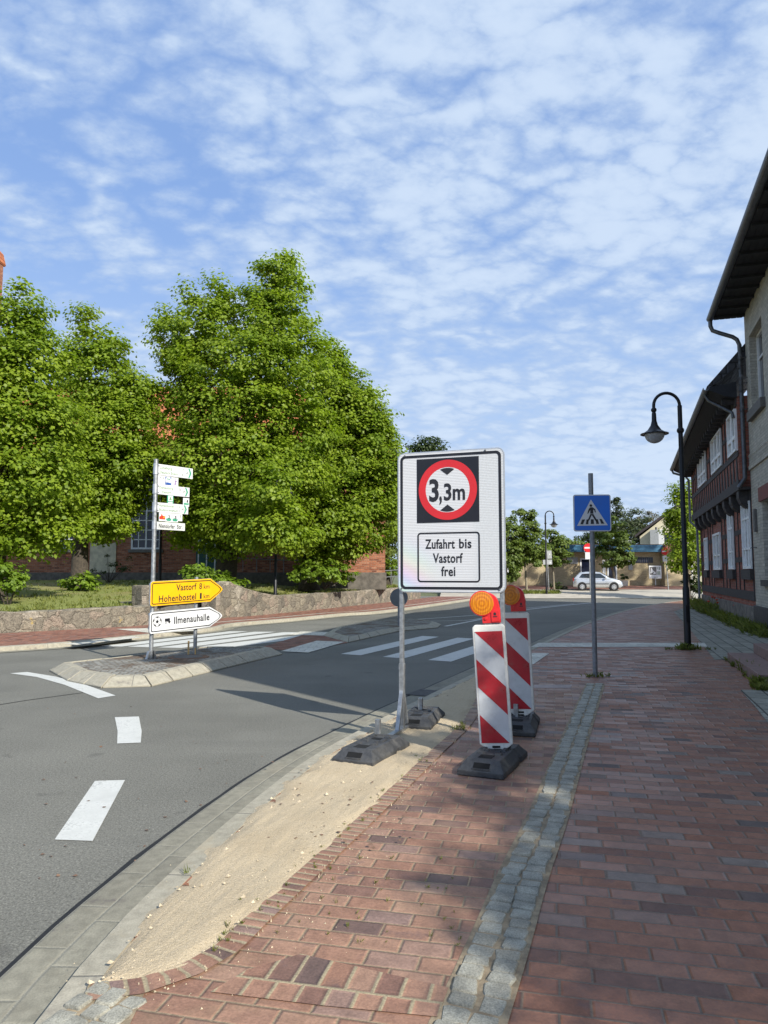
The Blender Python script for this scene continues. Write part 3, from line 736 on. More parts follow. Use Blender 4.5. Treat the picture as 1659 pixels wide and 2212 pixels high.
mb.build('bars', 'iron', gr); MB().flat([(-.25, -.15), (.25, -.15), (.25, .15), (-.25, .15)], .002).build('pit', 'hole', gr)
# plaza rising to the shop
prof = [(46.5, .0), (50, .18), (55, .30), (62, .52), (75, .60)]
mb = MB()
for y_, z_ in prof: mb.v += [(3.5 + (y_ - 46.5) * .1, y_, z_ + .03), (70, y_, z_ + .03)]
mb.f = [(2 * i, 2 * i + 1, 2 * i + 3, 2 * i + 2) for i in range(len(prof) - 1)]
struct(mb.build('plaza', 'plaza', recalc=False))
mb = MB()
for y_, z_ in prof[2:4]: mb.v += [(6, y_ + 1.2, z_ + .09), (70, y_ + 1.2, z_ + .09)]
mb.f = [(0, 1, 3, 2)]
struct(mb.build('plaza_path', 'far_pavement'))
def PZ(y):
    for (a, za), (b, zb) in zip(prof, prof[1:]):
        if a <= y <= b: return za + (zb - za) * (y - a) / (b - a) + .03
    return .03 if y < 46.5 else .62
# ================================================================== SIGNS AND STREET FURNITURE
# --- big height-limit sign on its two-legged stand
TH = math.atan2(-.39, 1.01); PW, PB, PT = 1.083, 1.43, 2.82
bs = thing('height_limit_sign', 'large white road sign with the red-ringed 3,3m height limit on galvanised legs', 'road sign', (.141, 7.3, .075), TH)
zo = -.075
pn = MB().prism(rrect(0, PW, PB + zo, PT + zo, .07), -.014, .0, XZ(0)).build('sign_panel', 'aluminium', bs, bevel=.004)
def face(name, mat, polys, y): return sheet(name, mat, polys, y, pn)
face('face_sheet', 'ribbed_sheeting', [rrect(.012, PW - .012, PB + zo + .012, PT + zo - .012, .06)], -.0165)
mb = MB(); rim(mb, rrect(.032, PW - .032, PB + zo + .032, PT + zo - .032, .05, 8), rrect(.058, PW - .058, PB + zo + .058, PT + zo - .058, .03, 8), -.0185)
mb.build('border_line', 'sign_black', pn, recalc=False)
def SX(x): return (x - 165) / (1262 - 165) * PW                  # crop units across the sign
def SZ(y): return PT + zo - (y - 195) / (1632 - 195) * (PT - PB)
ZB0, ZB1 = SZ(938), SZ(268)
XA, XB = .205, .835; S_ = XB - XA
ZC = SZ(607) + .01; XC = (XA + XB) / 2
face('black_field', 'sign_black', [[(XA, ZC - S_ / 2 - .005), (XB, ZC - S_ / 2 - .005), (XB, ZC + S_ / 2), (XA, ZC + S_ / 2)]], -.0185)
mb = MB(); rim(mb, disc(XC, ZC, .295, 64), disc(XC, ZC, .222, 64), -.0205); mb.build('red_ring', 'sign_red', pn, recalc=False)
face('ring_field', 'ribbed_sheeting', [disc(XC, ZC, .222, 64)], -.0203)
tri = []
for sg in (1, -1):
    ar = [(XC + .214 * math.sin(R(a)), ZC + sg * .214 * math.cos(R(a))) for a in range(-20, 21, 5)]
    tri.append(ar + [(XC, ZC + sg * .145)])
for t3 in tri: face('arrow_mark', 'text_black', [t3], -.0225)
mb = MB()
put_text(mb, '3', XC - .185, ZC - .105, .205, .098, -.0225, .028); put_text(mb, ',', XC - .082, ZC - .105, .20, .026, -.0225, .022)
put_text(mb, '3', XC - .035, ZC - .10, .155, .076, -.0225, .026); put_text(mb, 'm', XC + .055, ZC - .10, .150, .122, -.0225, .024)
build_each(mb, 'lettering', 'text_black', pn, recalc=False)
zf0, zf1 = SZ(1528), SZ(1025)
mb = MB(); rim(mb, rrect(XA + .004, XB + .002, zf0, zf1, .035, 6), rrect(XA + .019, XB - .013, zf0 + .015, zf1 - .015, .022, 6), -.0185); mb.build('frame_line', 'sign_black', pn, recalc=False)
mb = MB()
put_text(mb, 'Zufahrt', XA + .085, SZ(1188), .088, .30, -.0185, .022); put_text(mb, 'bis', XA + .428, SZ(1186), .088, .122, -.0185, .022)
put_text(mb, 'Vastorf', XC - .002, SZ(1330), .088, .30, -.0185, .022, 'c'); put_text(mb, 'frei', XC + .002, SZ(1463), .088, .142, -.0185, .022, 'c')
mb.build('lettering', 'text_black', pn, recalc=False)
mb = MB()
for x, z in ((.08, PT + zo - .03), (.90, PT + zo - .022), (.045, PB + zo + .04), (PW - .06, PB + zo + .035)): mb.lathe([(.009, 0), (.009, -.006), (.004, -.008)], (x, -.017, z), 10, 'y')
build_each(mb, 'rivet', 'zinc_light', pn)
for x in (.03, PW - .045):
    mb = MB(); mb.box(x - .02, x + .02, .002, .044, .62, PT + zo - .03); mb.build('post', 'galvanised', bs, bevel=.004)
    mb = MB(); mb.box(x - .024, x + .024, -.003, .049, .035, .66)
    for sg in (-1, 1):                                       # gusset struts at the foot
        mb.prism([(.023 + sg * .026, .40), (.023 + sg * .15, .04), (.023 + sg * .12, .04), (.023 + sg * .026, .33)], x - .02, x + .02, lambda a, b, h: (h, a, b))
    mb.box(x - .028, x + .028, .0, .046, .60, .655)
    mb.build('lower_leg', 'galvanised', bs, bevel=.003)
    mb = MB(); mb.box(x - .03, x + .03, -.98, 1.02, .0, .04); mb.build('foot_rail', 'galvanised', bs, bevel=.003)
    for y in (-.62, .60):
        mb = MB(); mb.box(x - .022, x + .022, y - .02, y + .02, .035, .235); mb.build('upright_stub', 'galvanised', bs, bevel=.003)

# --- recycled rubber base plates
def base_plate(label, x, y, rz):
    t_ = thing('rubber_base_plate', label, 'base plate', (x, y, .072), rz, 'black rubber base plates under the sign and beacons')
    W, L, H = .40, .80, .115; t_.scale = (.92, .98, 1)
    mb = MB()
    # body: low skirt, sloped flanks, waist half way along the side
    half = [(-.40, .20), (.10, .20), (.125, .182), (.175, .182), (.20, .20), (.40, .20)]
    out_ = [(b, a) for a, b in half] + [(-b, a) for a, b in reversed(half)]
    def ring(sx, sy, z): return [(a * sx, b * sy, z) for a, b in out_]
    v = ring(1, 1, .0) + ring(1, 1, .040) + ring(.76, .80, .100) + ring(.72, .77, H); n = len(out_)
    mb.add(v, [tuple(reversed(range(n)))] + [(r * n + k, r * n + (k + 1) % n, (r + 1) * n + (k + 1) % n, (r + 1) * n + k) for r in range(3) for k in range(n)] + [tuple(range(3 * n, 4 * n))])
    mb.build('body', 'rubber', t_, bevel=.007)
    mb = MB()
    for x_, y_, a, b in ((-.08, -.13, .03, .025), (.08, -.13, .03, .025), (-.08, .15, .03, .025), (.08, .15, .03, .025), (-.09, .03, .022, .05), (.09, .03, .022, .05), (0, .22, .07, .012), (-.05, -.03, .018, .018), (.055, -.04, .018, .018)):
        mb.frustum(x_ - a, x_ + a, y_ - b, y_ + b, H - .002, H + .014, .006, .006)
    build_each(mb, 'raised_pad', 'rubber', t_)
    mb = MB()
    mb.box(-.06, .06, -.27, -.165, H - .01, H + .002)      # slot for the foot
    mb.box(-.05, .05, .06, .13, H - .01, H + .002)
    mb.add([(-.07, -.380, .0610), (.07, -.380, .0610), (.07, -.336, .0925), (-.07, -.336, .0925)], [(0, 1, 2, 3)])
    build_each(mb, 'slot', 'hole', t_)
    mb = MB()
    mb.box(-.075, .075, -.392, -.380, .048, .060); mb.build('handle_bar', 'rubber', t_)
    for sx in (-.07, .07):
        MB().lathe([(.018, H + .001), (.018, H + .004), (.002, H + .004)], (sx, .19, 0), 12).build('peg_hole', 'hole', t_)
    return t_
fw = Vector((-math.sin(TH), math.cos(TH), 0)); ax = Vector((math.cos(TH), math.sin(TH), 0)); B0 = Vector((.141, 7.3, 0))
pl_ = []
for x, y, lb in ((.10, -.92, 'black rubber base plate on sand, in front of the left sign leg'), (.06, .52, 'black rubber base plate on sand, behind the left sign leg'),
                 (PW + .06, -.88, 'black rubber base plate on bricks under the nearer striped beacon'), (PW - .02, .62, 'black rubber base plate on bricks under the farther striped beacon')):
    q = B0 + ax * x + fw * y; pl_.append((q, base_plate(lb, q.x, q.y, TH + R(-3 if y < 0 else 6))))

# --- beacons with flashing lamps
def beacon(label, lamplabel, loc, rz, lean):
    t_ = thing('traffic_beacon', label, 'traffic beacon', loc, rz, 'red and white warning beacons by the sign'); t_.rotation_euler = (0, R(lean), rz)
    W, H = .27, 1.045; z0 = .0
    outl = [(-W / 2, z0 + .075), (-.05, z0 + .012), (-.02, z0), (.02, z0), (.05, z0 + .012), (W / 2, z0 + .075), (W / 2, z0 + H - .02), (W / 2 - .02, z0 + H), (-W / 2 + .02, z0 + H), (-W / 2, z0 + H - .02)]
    MB().prism(outl, -.028, .028, XZ(0)).build('frame', 'beacon_frame', t_, bevel=.010)
    fx0, fx1, fz0, fz1 = -.117, .112, z0 + .085, z0 + H - .055
    MB().flat([(fx0, fz0), (fx1, fz0), (fx1, fz1), (fx0, fz1)], 0, XZ(-.0305)).build('face_sheet', 'beacon_white', t_, recalc=False)
    Wf, Hf = fx1 - fx0, fz1 - fz0; per = Hf / 2
    def clip(u0):      # band between two falling diagonals, clipped to the face (u measured down the left edge)
        lo, hi = u0, u0 + per / 2; pts = []
        f = lambda x, u: fz1 - u - (x - fx0) * 1.0
        poly = [(fx0, f(fx0, lo)), (fx1, f(fx1, lo)), (fx1, f(fx1, hi)), (fx0, f(fx0, hi))]
        def cut(poly, zc, keep_below):
            out = []
            for (a, b), (c, d) in zip(poly, poly[1:] + poly[:1]):
                ia = (b <= zc) if keep_below else (b >= zc); ib = (d <= zc) if keep_below else (d >= zc)
                if ia: out.append((a, b))
                if ia != ib: k = (zc - b) / (d - b); out.append((a + (c - a) * k, zc))
            return out
        poly = cut(poly, fz1, True)
        if len(poly) > 2: poly = cut(poly, fz0, False)
        return poly
    reds = [q for q in (clip(-per / 2 + k * per) for k in range(0, 3)) if len(q) > 2]
    sheet('red_stripe', 'beacon_red', reds, -.0325, t_)
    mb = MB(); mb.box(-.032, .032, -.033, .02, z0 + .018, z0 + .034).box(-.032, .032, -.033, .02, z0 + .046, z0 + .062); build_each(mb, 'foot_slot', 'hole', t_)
    # warning lamp
    L = MB(); zb = z0 + H
    L.box(-.03, .03, -.02, .02, zb - .002, zb + .022)
    mount = L.build('lamp_mount', 'galvanised', t_)
    mb = MB(); mb.box(-.045, .105, -.035, .035, zb + .012, zb + .125)
    mb.box(.03, .10, -.041, -.034, zb + .020, zb + .115)
    # horn-shaped back running from the lens down into the battery box
    arc = [(-.03 + .125 * math.sin(R(a)), zb + .172 + .100 * math.cos(R(a))) for a in range(-10, 81, 10)] + [(.105, zb + .12), (.02, zb + .12), (-.03, zb + .13)]
    mb.prism(arc, -.03, .03, XZ(0))
    lamp = mb.build('warning_lamp', 'lamp_red', t_, bevel=.008)
    cx, cz = -.038, zb + .178
    MB().lathe([(.102, .01), (.105, -.03), (.104, -.048), (.097, -.05)], (cx, 0, cz), 36, 'y').build('lens_ring', 'lamp_red', lamp, smooth=True)
    ln = MB().lathe([(.097, -.049), (.095, -.0515), (.070, -.053), (.04, -.054), (.004, -.0545)], (0, 0, 0), 36, 'y').build('lens', 'amber_lens', lamp, smooth=True); ln.location = (cx, 0, cz)
    sheet('maker_mark', 'text_black', [[(.052, zb + .075), (.072, zb + .075), (.072, zb + .095), (.062, zb + .10), (.052, zb + .095)], [(.046, zb + .06), (.08, zb + .06), (.08, zb + .068), (.046, zb + .068)]], -.0425, t_)
    MB().lathe([(.014, -.036), (.012, -.042), (.004, -.043)], (-.015, 0, zb + .05), 14, 'y').build('switch_cap', 'lamp_red', lamp)
    return t_
q = pl_[2][0] + fw * .12
beacon('nearer red and white striped beacon with amber lamp, in front of the sign leg', '', (q.x - .005, q.y - .03, .15), R(-13), -3.2)
q = pl_[3][0] + fw * .02
beacon('farther red and white striped beacon with amber lamp, half hidden behind the sign leg', '', (q.x + .02, q.y, .175), R(-16), -2.2)

# --- blue pedestrian-crossing sign
cx_, cy_ = G(1286, 1461, .07)
cs_ = thing('crossing_sign', 'blue square pedestrian crossing sign on a grey pole in the brick pavement', 'road sign', (cx_, cy_, .066), R(-4))
MB().tube([(0, 0, 0), (0, 0, 3.08)], .037, 16).build('pole', 'galvanised_dark', cs_, smooth=True)
MB().lathe([(.036, 3.079), (.036, 3.086), (.004, 3.09)], n=16).build('pole_cap', 'galvanised_dark', cs_)
a = .283; zc_ = 2.47
bp = MB().prism(rrect(-a, a, zc_ - a, zc_ + a, .035), -.052, -.040, XZ(0)).build('sign_panel', 'light_grey_back', cs_, bevel=.004)
sheet('white_edge', 'sign_white', [rrect(-a + .003, a - .003, zc_ - a + .003, zc_ + a - .003, .033)], -.0535, bp)
sheet('blue_field', 'sign_blue', [rrect(-a + .017, a - .017, zc_ - a + .017, zc_ + a - .017, .022)], -.0555, bp)
def cp(x, y): return ((x - 781) / 313 * 2 * a, zc_ - (y - 560) / 302 * 2 * a)
sheet('white_triangle', 'sign_white', [[cp(652, 665), cp(908, 661), cp(772, 450)]], -.0575, bp)
fig = [[cp(695, 614), cp(720, 613), cp(702, 652), cp(680, 652)], [cp(732, 613), cp(750, 613), cp(746, 652), cp(725, 652)], [cp(768, 612), cp(790, 612), cp(794, 650), cp(766, 650)], [cp(808, 612), cp(826, 612), cp(835, 650), cp(812, 650)], [cp(838, 610), cp(856, 610), cp(880, 648), cp(854, 649)],
       disc(*cp(771, 500), .020, 20),
       [cp(764, 514), cp(785, 514), cp(806, 530), cp(811, 556), cp(803, 556), cp(798, 538), cp(790, 532), cp(790, 566), cp(764, 566), cp(764, 536), cp(749, 564), cp(739, 566), cp(752, 528)],
       [cp(764, 570), cp(790, 569), cp(824, 628), cp(815, 634), cp(804, 622), cp(776, 577), cp(756, 618), cp(738, 636), cp(734, 628), cp(746, 610)]]
sheet('walking_figure', 'sign_black', fig, -.0595, bp)
mb = MB()
for z in (zc_ - .2, zc_ + .2): mb.box(-.05, .05, -.041, .045, z - .02, z + .02)
build_each(mb, 'clamp', 'galvanised_dark', cs_)

# --- direction signpost on the island
dth = math.atan2(.8, .6)
px_, py_ = G(326, 1423, .135)
ds = thing('direction_signpost', 'tall grey post with yellow and white arrow boards, cycle-route arms and street name', 'signpost', (px_, py_, .13), dth)
zo = -.13
MB().tube([(0, 0, 0), (0, 0, 3.51)], .037, 16).build('post', 'galvanised', ds, smooth=True)
MB().tube([(.95, 0, 0), (.95, 0, 1.42)], .034, 16).build('short_post', 'galvanised', ds, smooth=True)
mb = MB(); mb.add([(-.10, .03, .0), (-.04, .03, 0), (-.04, .03, .14), (-.06, .03, .14), (.10, .03, 0), (.04, .03, 0), (.04, .03, .14), (.06, .03, .14), (-.10, -.03, .0), (-.04, -.03, 0), (-.04, -.03, .14), (-.06, -.03, .14), (.10, -.03, 0), (.04, -.03, 0), (.04, -.03, .14), (.06, -.03, .14)],
    [(0, 1, 2, 3), (4, 7, 6, 5), (8, 11, 10, 9), (12, 13, 14, 15), (0, 3, 11, 8), (4, 12, 15, 7), (2, 3, 11, 10)[:3] + (10,), (6, 14, 15, 7)]); build_each(mb, 'ground_sleeve', 'galvanised', ds)
TILT = math.tan(R(2.0))
def arrowboard(nm, z0, z1, facemat, edge):
    x0, x1, xt = -.10, 1.22, 1.52; zc = (z0 + z1) / 2 + .0
    def outl(i, r):
        h = (z1 - z0) / 2 - i; xa = x0 + i; xs = x1 - i * .35; xtip = xt - i * 1.45
        pts = [(xs, zc - h)]
        tip = [(xtip - .05, zc - .055), (xtip - .012, zc - .022), (xtip, zc), (xtip - .012, zc + .022), (xtip - .05, zc + .055)]
        pts += tip + [(xs, zc + h)]
        for cx, cz, s0 in ((xa + r, zc + h - r, 90), (xa + r, zc - h + r, 180)):
            for k in range(6): an = R(s0 + 90 * k / 5); pts.append((cx + r * math.cos(an), cz + r * math.sin(an)))
        return [(p_, q_ + (p_ - x0) * TILT) for p_, q_ in pts]
    b = MB().prism(outl(0, .05), -.075, -.045, XZ(0)).build(nm, edge, ds, bevel=.003)
    sheet('face_sheet', facemat, [outl(.004, .046)], -.0765, b)
    mb = MB(); rim(mb, outl(.030, .035), outl(.046, .022), -.0785); mb.build('border_line', 'sign_black', b, recalc=False)
    return b, (lambda x, z: z + (x - x0) * TILT)
zy0, zy1 = 1.04 + zo, 1.475 + zo
yb, tl = arrowboard('yellow_board', zy0, zy1, 'sign_yellow', 'aluminium')
mb = MB()
def tt(mb, s, x, z, cap, wd, bold=.012):
    k = len(mb.v); put_text(mb, s, x, z, cap, wd, -.0785, bold)
    for i in range(k, len(mb.v)): a_, b_, c_ = mb.v[i]; mb.v[i] = (a_, b_, c_ + (a_ + .10) * TILT)
tt(mb, 'Vastorf', .44, 1.287 + zo, .112, .45, .016); tt(mb, '8', .955, 1.287 + zo, .108, .062, .010); tt(mb, 'km', 1.06, 1.290 + zo, .080, .135, .008)
tt(mb, 'Hohenbostel', .075, 1.105 + zo, .112, .81, .016); tt(mb, '1', .972, 1.107 + zo, .108, .044, .0); tt(mb, 'km', 1.06, 1.112 + zo, .080, .135, .008)
mb.build('lettering', 'text_black', yb, recalc=False)
wb, tl = arrowboard('white_board', .565 + zo, .945 + zo, 'bright_white', 'aluminium')
mb = MB(); tt(mb, 'Ilmenauhalle', .41, .700 + zo, .122, .80, .022); mb.build('lettering', 'text_black', wb, recalc=False)
fz = .755 + zo + .02; fxc = .055
mb = MB(); rim(mb, disc(fxc, fz, .090, 36), disc(fxc, fz, .084, 36), -.0785)
mb.flat(disc(fxc, fz, .030, 5, 90, 450), 0, XZ(-.0785))
for k in range(5):
    an = R(90 + 72 * k); c0, s0 = math.cos(an), math.sin(an)
    mb.flat([(fxc + c0 * .066 - s0 * .022, fz + s0 * .066 + c0 * .022), (fxc + c0 * .086 - s0 * .026, fz + s0 * .086 + c0 * .026), (fxc + c0 * .0875, fz + s0 * .0875), (fxc + c0 * .086 + s0 * .026, fz + s0 * .086 - c0 * .026), (fxc + c0 * .066 + s0 * .022, fz + s0 * .066 - c0 * .022)], 0, XZ(-.0783))
    mb.flat([(fxc + c0 * .03 - s0 * .002, fz + s0 * .03 + c0 * .002), (fxc + c0 * .066 - s0 * .002, fz + s0 * .066 + c0 * .002), (fxc + c0 * .066 + s0 * .002, fz + s0 * .066 - c0 * .002), (fxc + c0 * .03 + s0 * .002, fz + s0 * .03 - c0 * .002)], 0, XZ(-.0783))
mb.build('football_symbol', 'text_black', wb, recalc=False)
vx, vz = .182, .66 + zo + .015
mb = MB(); mb.flat([(vx + .03, vz + .09), (vx + .125, vz + .09), (vx + .14, vz + .115), (vx + .135, vz + .15), (vx + .06, vz + .145), (vx + .03, vz + .145)], 0, XZ(-.0785))
mb.flat([(vx + .125, vz + .115), (vx + .15, vz + .095), (vx + .15, vz + .075), (vx + .10, vz + .075), (vx + .10, vz + .09)], 0, XZ(-.0786))
for wx in (.055, .125): mb.flat(disc(vx + wx, vz + .068, .013, 14), 0, XZ(-.0787))
mb.build('camper_symbol', 'text_black', wb, recalc=False)
mb = MB(); rim(mb, [(vx, vz), (vx + .17, vz), (vx + .17, vz + .2), (vx, vz + .2)], [(vx + .004, vz + .004), (vx + .166, vz + .004), (vx + .166, vz + .196), (vx + .004, vz + .196)], -.0785); mb.build('symbol_frame', 'faded_grey_text', wb, recalc=False)
mb = MB()
for z in (1.12, 1.40, .64, .88):
    for x in (0, .95): mb.box(x - .05, x + .05, -.046, .042, z + zo - .018 + .02, z + zo + .018 + .02)
build_each(mb, 'clamp', 'galvanised', ds)
def cyarm(z0, z1, ln, rows):
    b = MB().box(.035, ln, -.014, .014, z0 + zo, z1 + zo).build('cycle_arm', 'bright_white', ds, bevel=.003)
    MB().tube([(0, 0, z0 + zo), (0, 0, z1 + zo)], .046, 16).build('collar', 'aluminium', b, smooth=True)
    mb = MB()
    for z in (z0 + .03, z1 - .03): mb.box(.036, .06, -.022, .022, z + zo - .008, z + zo + .008)
    build_each(mb, 'bolt', 'galvanised_dark', b)
    h = z1 - z0
    for k, (s, wd, km, kw) in enumerate(rows):
        zz = z0 + zo + h * (.60 if k == 0 else .16)
        mb = MB(); put_text(mb, s, .075 if not s.startswith('Vas') else .125, zz, h * .24, wd, -.0165, .006); mb.build('lettering', 'pale_green_text', b, recalc=False)
        mb = MB(); put_text(mb, km, ln - .245, zz, h * .24, kw, -.0165, .004); mb.build('distance_figure', 'faded_grey_text', b, recalc=False)
    xm = ln - .055; m_ = (z0 + z1) / 2 + zo
    sheet('arrow_mark', 'sign_green', [[(xm - .05, m_ + h * .44), (xm - .018, m_ + h * .44), (xm + .022, m_), (xm - .018, m_ - h * .44), (xm - .05, m_ - h * .44), (xm - .012, m_)]], -.0165, b)
    mb = MB()
    for wx in (-.125, -.075): rim(mb, disc(ln + wx - .02, m_ - .008, .016, 14), disc(ln + wx - .02, m_ - .008, .012, 14), -.0165)
    mb.flat([(ln - .145, m_ - .008), (ln - .125, m_ + .02), (ln - .105, m_ + .018), (ln - .12, m_ - .006)], 0, XZ(-.0164))
    mb.build('bicycle_symbol', 'faded_grey_text', b, recalc=False)
    return b
cyarm(3.365, 3.56, .80, [('Lüneburg', .255, '17', .05), ('Deutsch Evern', .385, '8,2', .06)])
cyarm(3.02, 3.195, .735, [('Dahlenburg', .29, '26', .055), ('Vastorf', .20, '7,7', .06)])
cyarm(2.70, 2.872, .715, [('Hohenbostel', .315, '1,5', .055), ('Skulpturenpfad', .38, '0,3', .06)])
def badge(x, z, s, h, shapes, bg='bright_white'):
    b = MB().box(x, x + s, -.010, -.002, z + zo, z + h + zo).build('route_badge', bg, ds)
    for i, (mat, polys) in enumerate(shapes): sheet('badge_symbol', mat, [[(x + s * p_, z + zo + h * q_) for p_, q_ in po] for po in polys], -.012 - .0016 * i, b)
badge(.04, 3.195, .145, .165, [('faded_grey_text', [[(.2, .7), (.35, .85), (.5, .7), (.45, .68), (.35, .78), (.25, .68)], [(.75, .6), (.83, .6), (.83, .85), (.75, .85)]])])
badge(.188, 3.193, .145, .165, [('badge_blue', [[(.06, .94), (.94, .94), (.94, .06), (.06, .06)]]), ('bright_white', [disc(.5, .55, .42, 24)]), ('badge_blue', [disc(.5, .40, .30, 18, 190, 352)]), ('sign_green', [[(.25, .68), (.75, .66), (.75, .74), (.25, .76)]])])
badge(.336, 3.19, .145, .165, [('badge_purple', [[(.45, .95), (.52, .95), (.56, .6), (.9, .66), (.9, .72), (.6, .5), (.62, .2), (.5, .14), (.42, .25), (.5, .45)]])])
badge(.25, 2.868, .135, .15, [('bright_white', [[(.14, .3), (.86, .3), (.86, .97), (.14, .97)], [(.14, .06), (.86, .06), (.86, .2), (.14, .2)]]), ('pale_green_text', [[(.5, .9), (.72, .45), (.28, .45)]])], 'sign_green')
G3 = ('sign_green', [[(.1, .32), (.22, .48), (.3, .34), (.42, .5), (.52, .33), (.66, .5), (.74, .34), (.9, .46), (.9, .2), (.75, .1), (.25, .1), (.1, .2)]])
badge(.60, 2.845, .135, .155, [G3, ('text_black', [[(.55, .5), (.8, .5), (.75, .8), (.62, .8)]])])
badge(.085, 2.545, .135, .155, [('badge_red', [[(.05, .2), (.95, .2), (.95, .6), (.55, .62), (.4, .9), (.3, .6), (.05, .5)]]), ('badge_yellow', [[(.6, .45), (.9, .6), (.8, .35)]])])
for bx, dg_ in ((.223, '2'), (.361, '3')):
    badge(bx, 2.54, .135, .155, [G3]); mb = MB(); put_text(mb, dg_, bx + .055, 2.60 + zo, .055, .04, -.0145, .02); mb.build('badge_numeral', 'text_black', ds, recalc=False)
badge(.498, 2.565, .09, .13, [('faded_grey_text', [[(.4, .85), (.6, .85), (.55, .4), (.45, .4)]])])
sb = MB().box(.035, .655, -.008, .008, 2.392 + zo, 2.53 + zo).build('street_name_plate', 'street_sign_cream', ds, bevel=.003)
mb = MB(); put_text(mb, 'Niendorfer', .085, 2.425 + zo, .07, .345, -.0105, .014); put_text(mb, 'Str.', .475, 2.425 + zo, .07, .12, -.0105, .014); mb.build('lettering', 'text_black', sb, recalc=False)
MB().tube([(0, 0, 2.39 + zo), (0, 0, 2.54 + zo)], .044, 16).build('collar', 'aluminium', ds, smooth=True)
q = Vector((px_, py_, .13)) + Vector((math.cos(dth), math.sin(dth), 0)) * .93
st_ = thing('wooden_stake', 'short yellow wooden stakes wedged beside the thinner signpost foot', 'stake', (q.x - .03, q.y - .05, .13), R(20))
mb = MB(); mb.box(-.075, -.045, -.02, .02, 0, .25).box(.05, .075, -.02, .02, 0, .12); build_each(mb, 'stake_piece', 'wood_new', st_)
st_['label'] = 'pale yellow wooden wedge beside the foot of the thinner signpost'

# --- round sign seen from behind
q = G(862, 1352, .09)
rs = thing('round_sign', 'round grey back of a road sign on the farther cobbled island', 'road sign', (.51 * q[1] / 25 if False else (861 - 829.5) / FPX * q[1], q[1], .08), R(190))
MB().tube([(0, 0, 0), (0, 0, 1.1)], .03, 12).build('pole', 'galvanised_dark', rs, smooth=True)
MB().prism(disc(0, .83, .265, 36), .035, .043, XZ(0)).build('sign_panel', 'grey_sign_back', rs)
mb = MB(); mb.box(-.2, .2, .028, .034, .70, .72).box(-.2, .2, .028, .034, .95, .97); build_each(mb, 'clamp', 'galvanised_dark', rs)

# --- street lamps
def lamp_post(label, loc, rz, h=5.34):
    t_ = thing('street_lamp', label, 'street lamp', loc, rz, 'black curved street lamps')
    r = .27; zt = h - r
    MB().tube([(0, 0, 0), (0, 0, 1.25), (0, 0, 1.27), (0, 0, zt - .0)], [.068, .066, .052, .046], 16).build('pole', 'black_steel', t_, smooth=True)
    pts = [(-r + r * math.cos(R(a)), 0, zt + r * math.sin(R(a))) for a in range(0, 181, 12)] + [(-2 * r, 0, zt - .12)]
    MB().tube(pts, .033, 12).build('curved_arm', 'black_steel', t_, smooth=True)
    mb = MB()
    for c_, rr in (((0, 0, h - .80), .075), ((-2 * r, 0, zt - .09), .058)): mb.lathe([(rr * math.sin(R(a)), -rr * math.cos(R(a))) for a in range(4, 180, 16)], c_, 16)
    build_each(mb, 'ball_joint', 'black_steel', t_, smooth=True)
    zs = zt - .12
    sh = MB().lathe([(.03, zs), (.045, zs - .05), (.05, zs - .2), (.075, zs - .30), (.14, zs - .40), (.22, zs - .455), (.285, zs - .475), (.285, zs - .49), (.20, zs - .482), (.02, zs - .46)], (-2 * r, 0, 0), 28).build('lamp_shade', 'black_steel', t_, smooth=True)
    g_ = MB().lathe([(.2, zs - .484)] + [(.2 * math.cos(R(a)), zs - .49 - .19 * math.sin(R(a))) for a in range(5, 90, 12)] + [(.01, zs - .683)], (-2 * r, 0, 0), 28).build('globe', 'lamp_globe', t_, smooth='all')
    MB().box(-.035, .035, -.073, -.060, .55, .9).build('access_door', 'black_steel', t_)
    return t_
lx, ly = G(1486, 1402, .07)
l1 = lamp_post('tall black street lamp with milky globe, standing between bricks and grey slabs near the houses', (lx, ly, .066), R(-2))
dup(l1, (DP(1181, 1283, 50).x, 50, .20), R(176), 'black street lamp on the grass strip before the low shop', 1.06)
dup(l1, (DP(345, 1255, 31).x, 31, .95), R(180), 'thin black lamp post on the lawn just right of the tall window')
dup(l1, (*G(594, 1325, .1), .1), R(200), 'black lamp post standing close against the front of the stone wall')
dup(l1, (DP(775, 1235, 44).x, 44, .9), R(180), 'small black lamp post far back by the brick end wall of the church')

# ================================================================== LEFT: stone walls, lawn, church
def stone_wall(label, pts, tops, thick=.42):
    t_ = thing('stone_wall', label, 'stone wall', (pts[0][0], pts[0][1], .05)); o_ = Vector((pts[0][0], pts[0][1], .05))
    ln = smooth_line(pts, .3); n = len(ln); L = [0.]
    for a, b in zip(ln, ln[1:]): L.append(L[-1] + (b - a).length)
    bk = offs(ln, -thick); mb = MB(); uvs = []
    def top(s_):
        for (a, ha), (b, hb) in zip(tops, tops[1:]):
            if a <= s_ / L[-1] <= b: return ha + (hb - ha) * (s_ / L[-1] - a) / max(1e-6, b - a)
        return tops[-1][1]
    for i in range(n):
        z = top(L[i]) + random.uniform(-.025, .025)
        jf = random.uniform(-.02, .02)
        f = offs(ln, jf)[i]
        for k, (p_, zz, v_) in enumerate(((f, 0, 0), (f, z * .5, z * .5), (f, z - .03, z), (ln[i].lerp(bk[i], .12), z, z + .06), (bk[i].lerp(ln[i], .1), z, z + .4), (bk[i], 0, z + .8))):
            mb.v.append((p_.x - o_.x, p_.y - o_.y, zz)); uvs.append((L[i], v_))
    for i in range(n - 1):
        for k in range(5): mb.f.append((i * 6 + k, i * 6 + k + 1, (i + 1) * 6 + k + 1, (i + 1) * 6 + k))
    mb.f += [tuple(range(6)), tuple((n - 1) * 6 + k for k in reversed(range(6)))]
    mb.build('masonry', 'field_stone', t_, uv=uvs, recalc=True)
    return t_
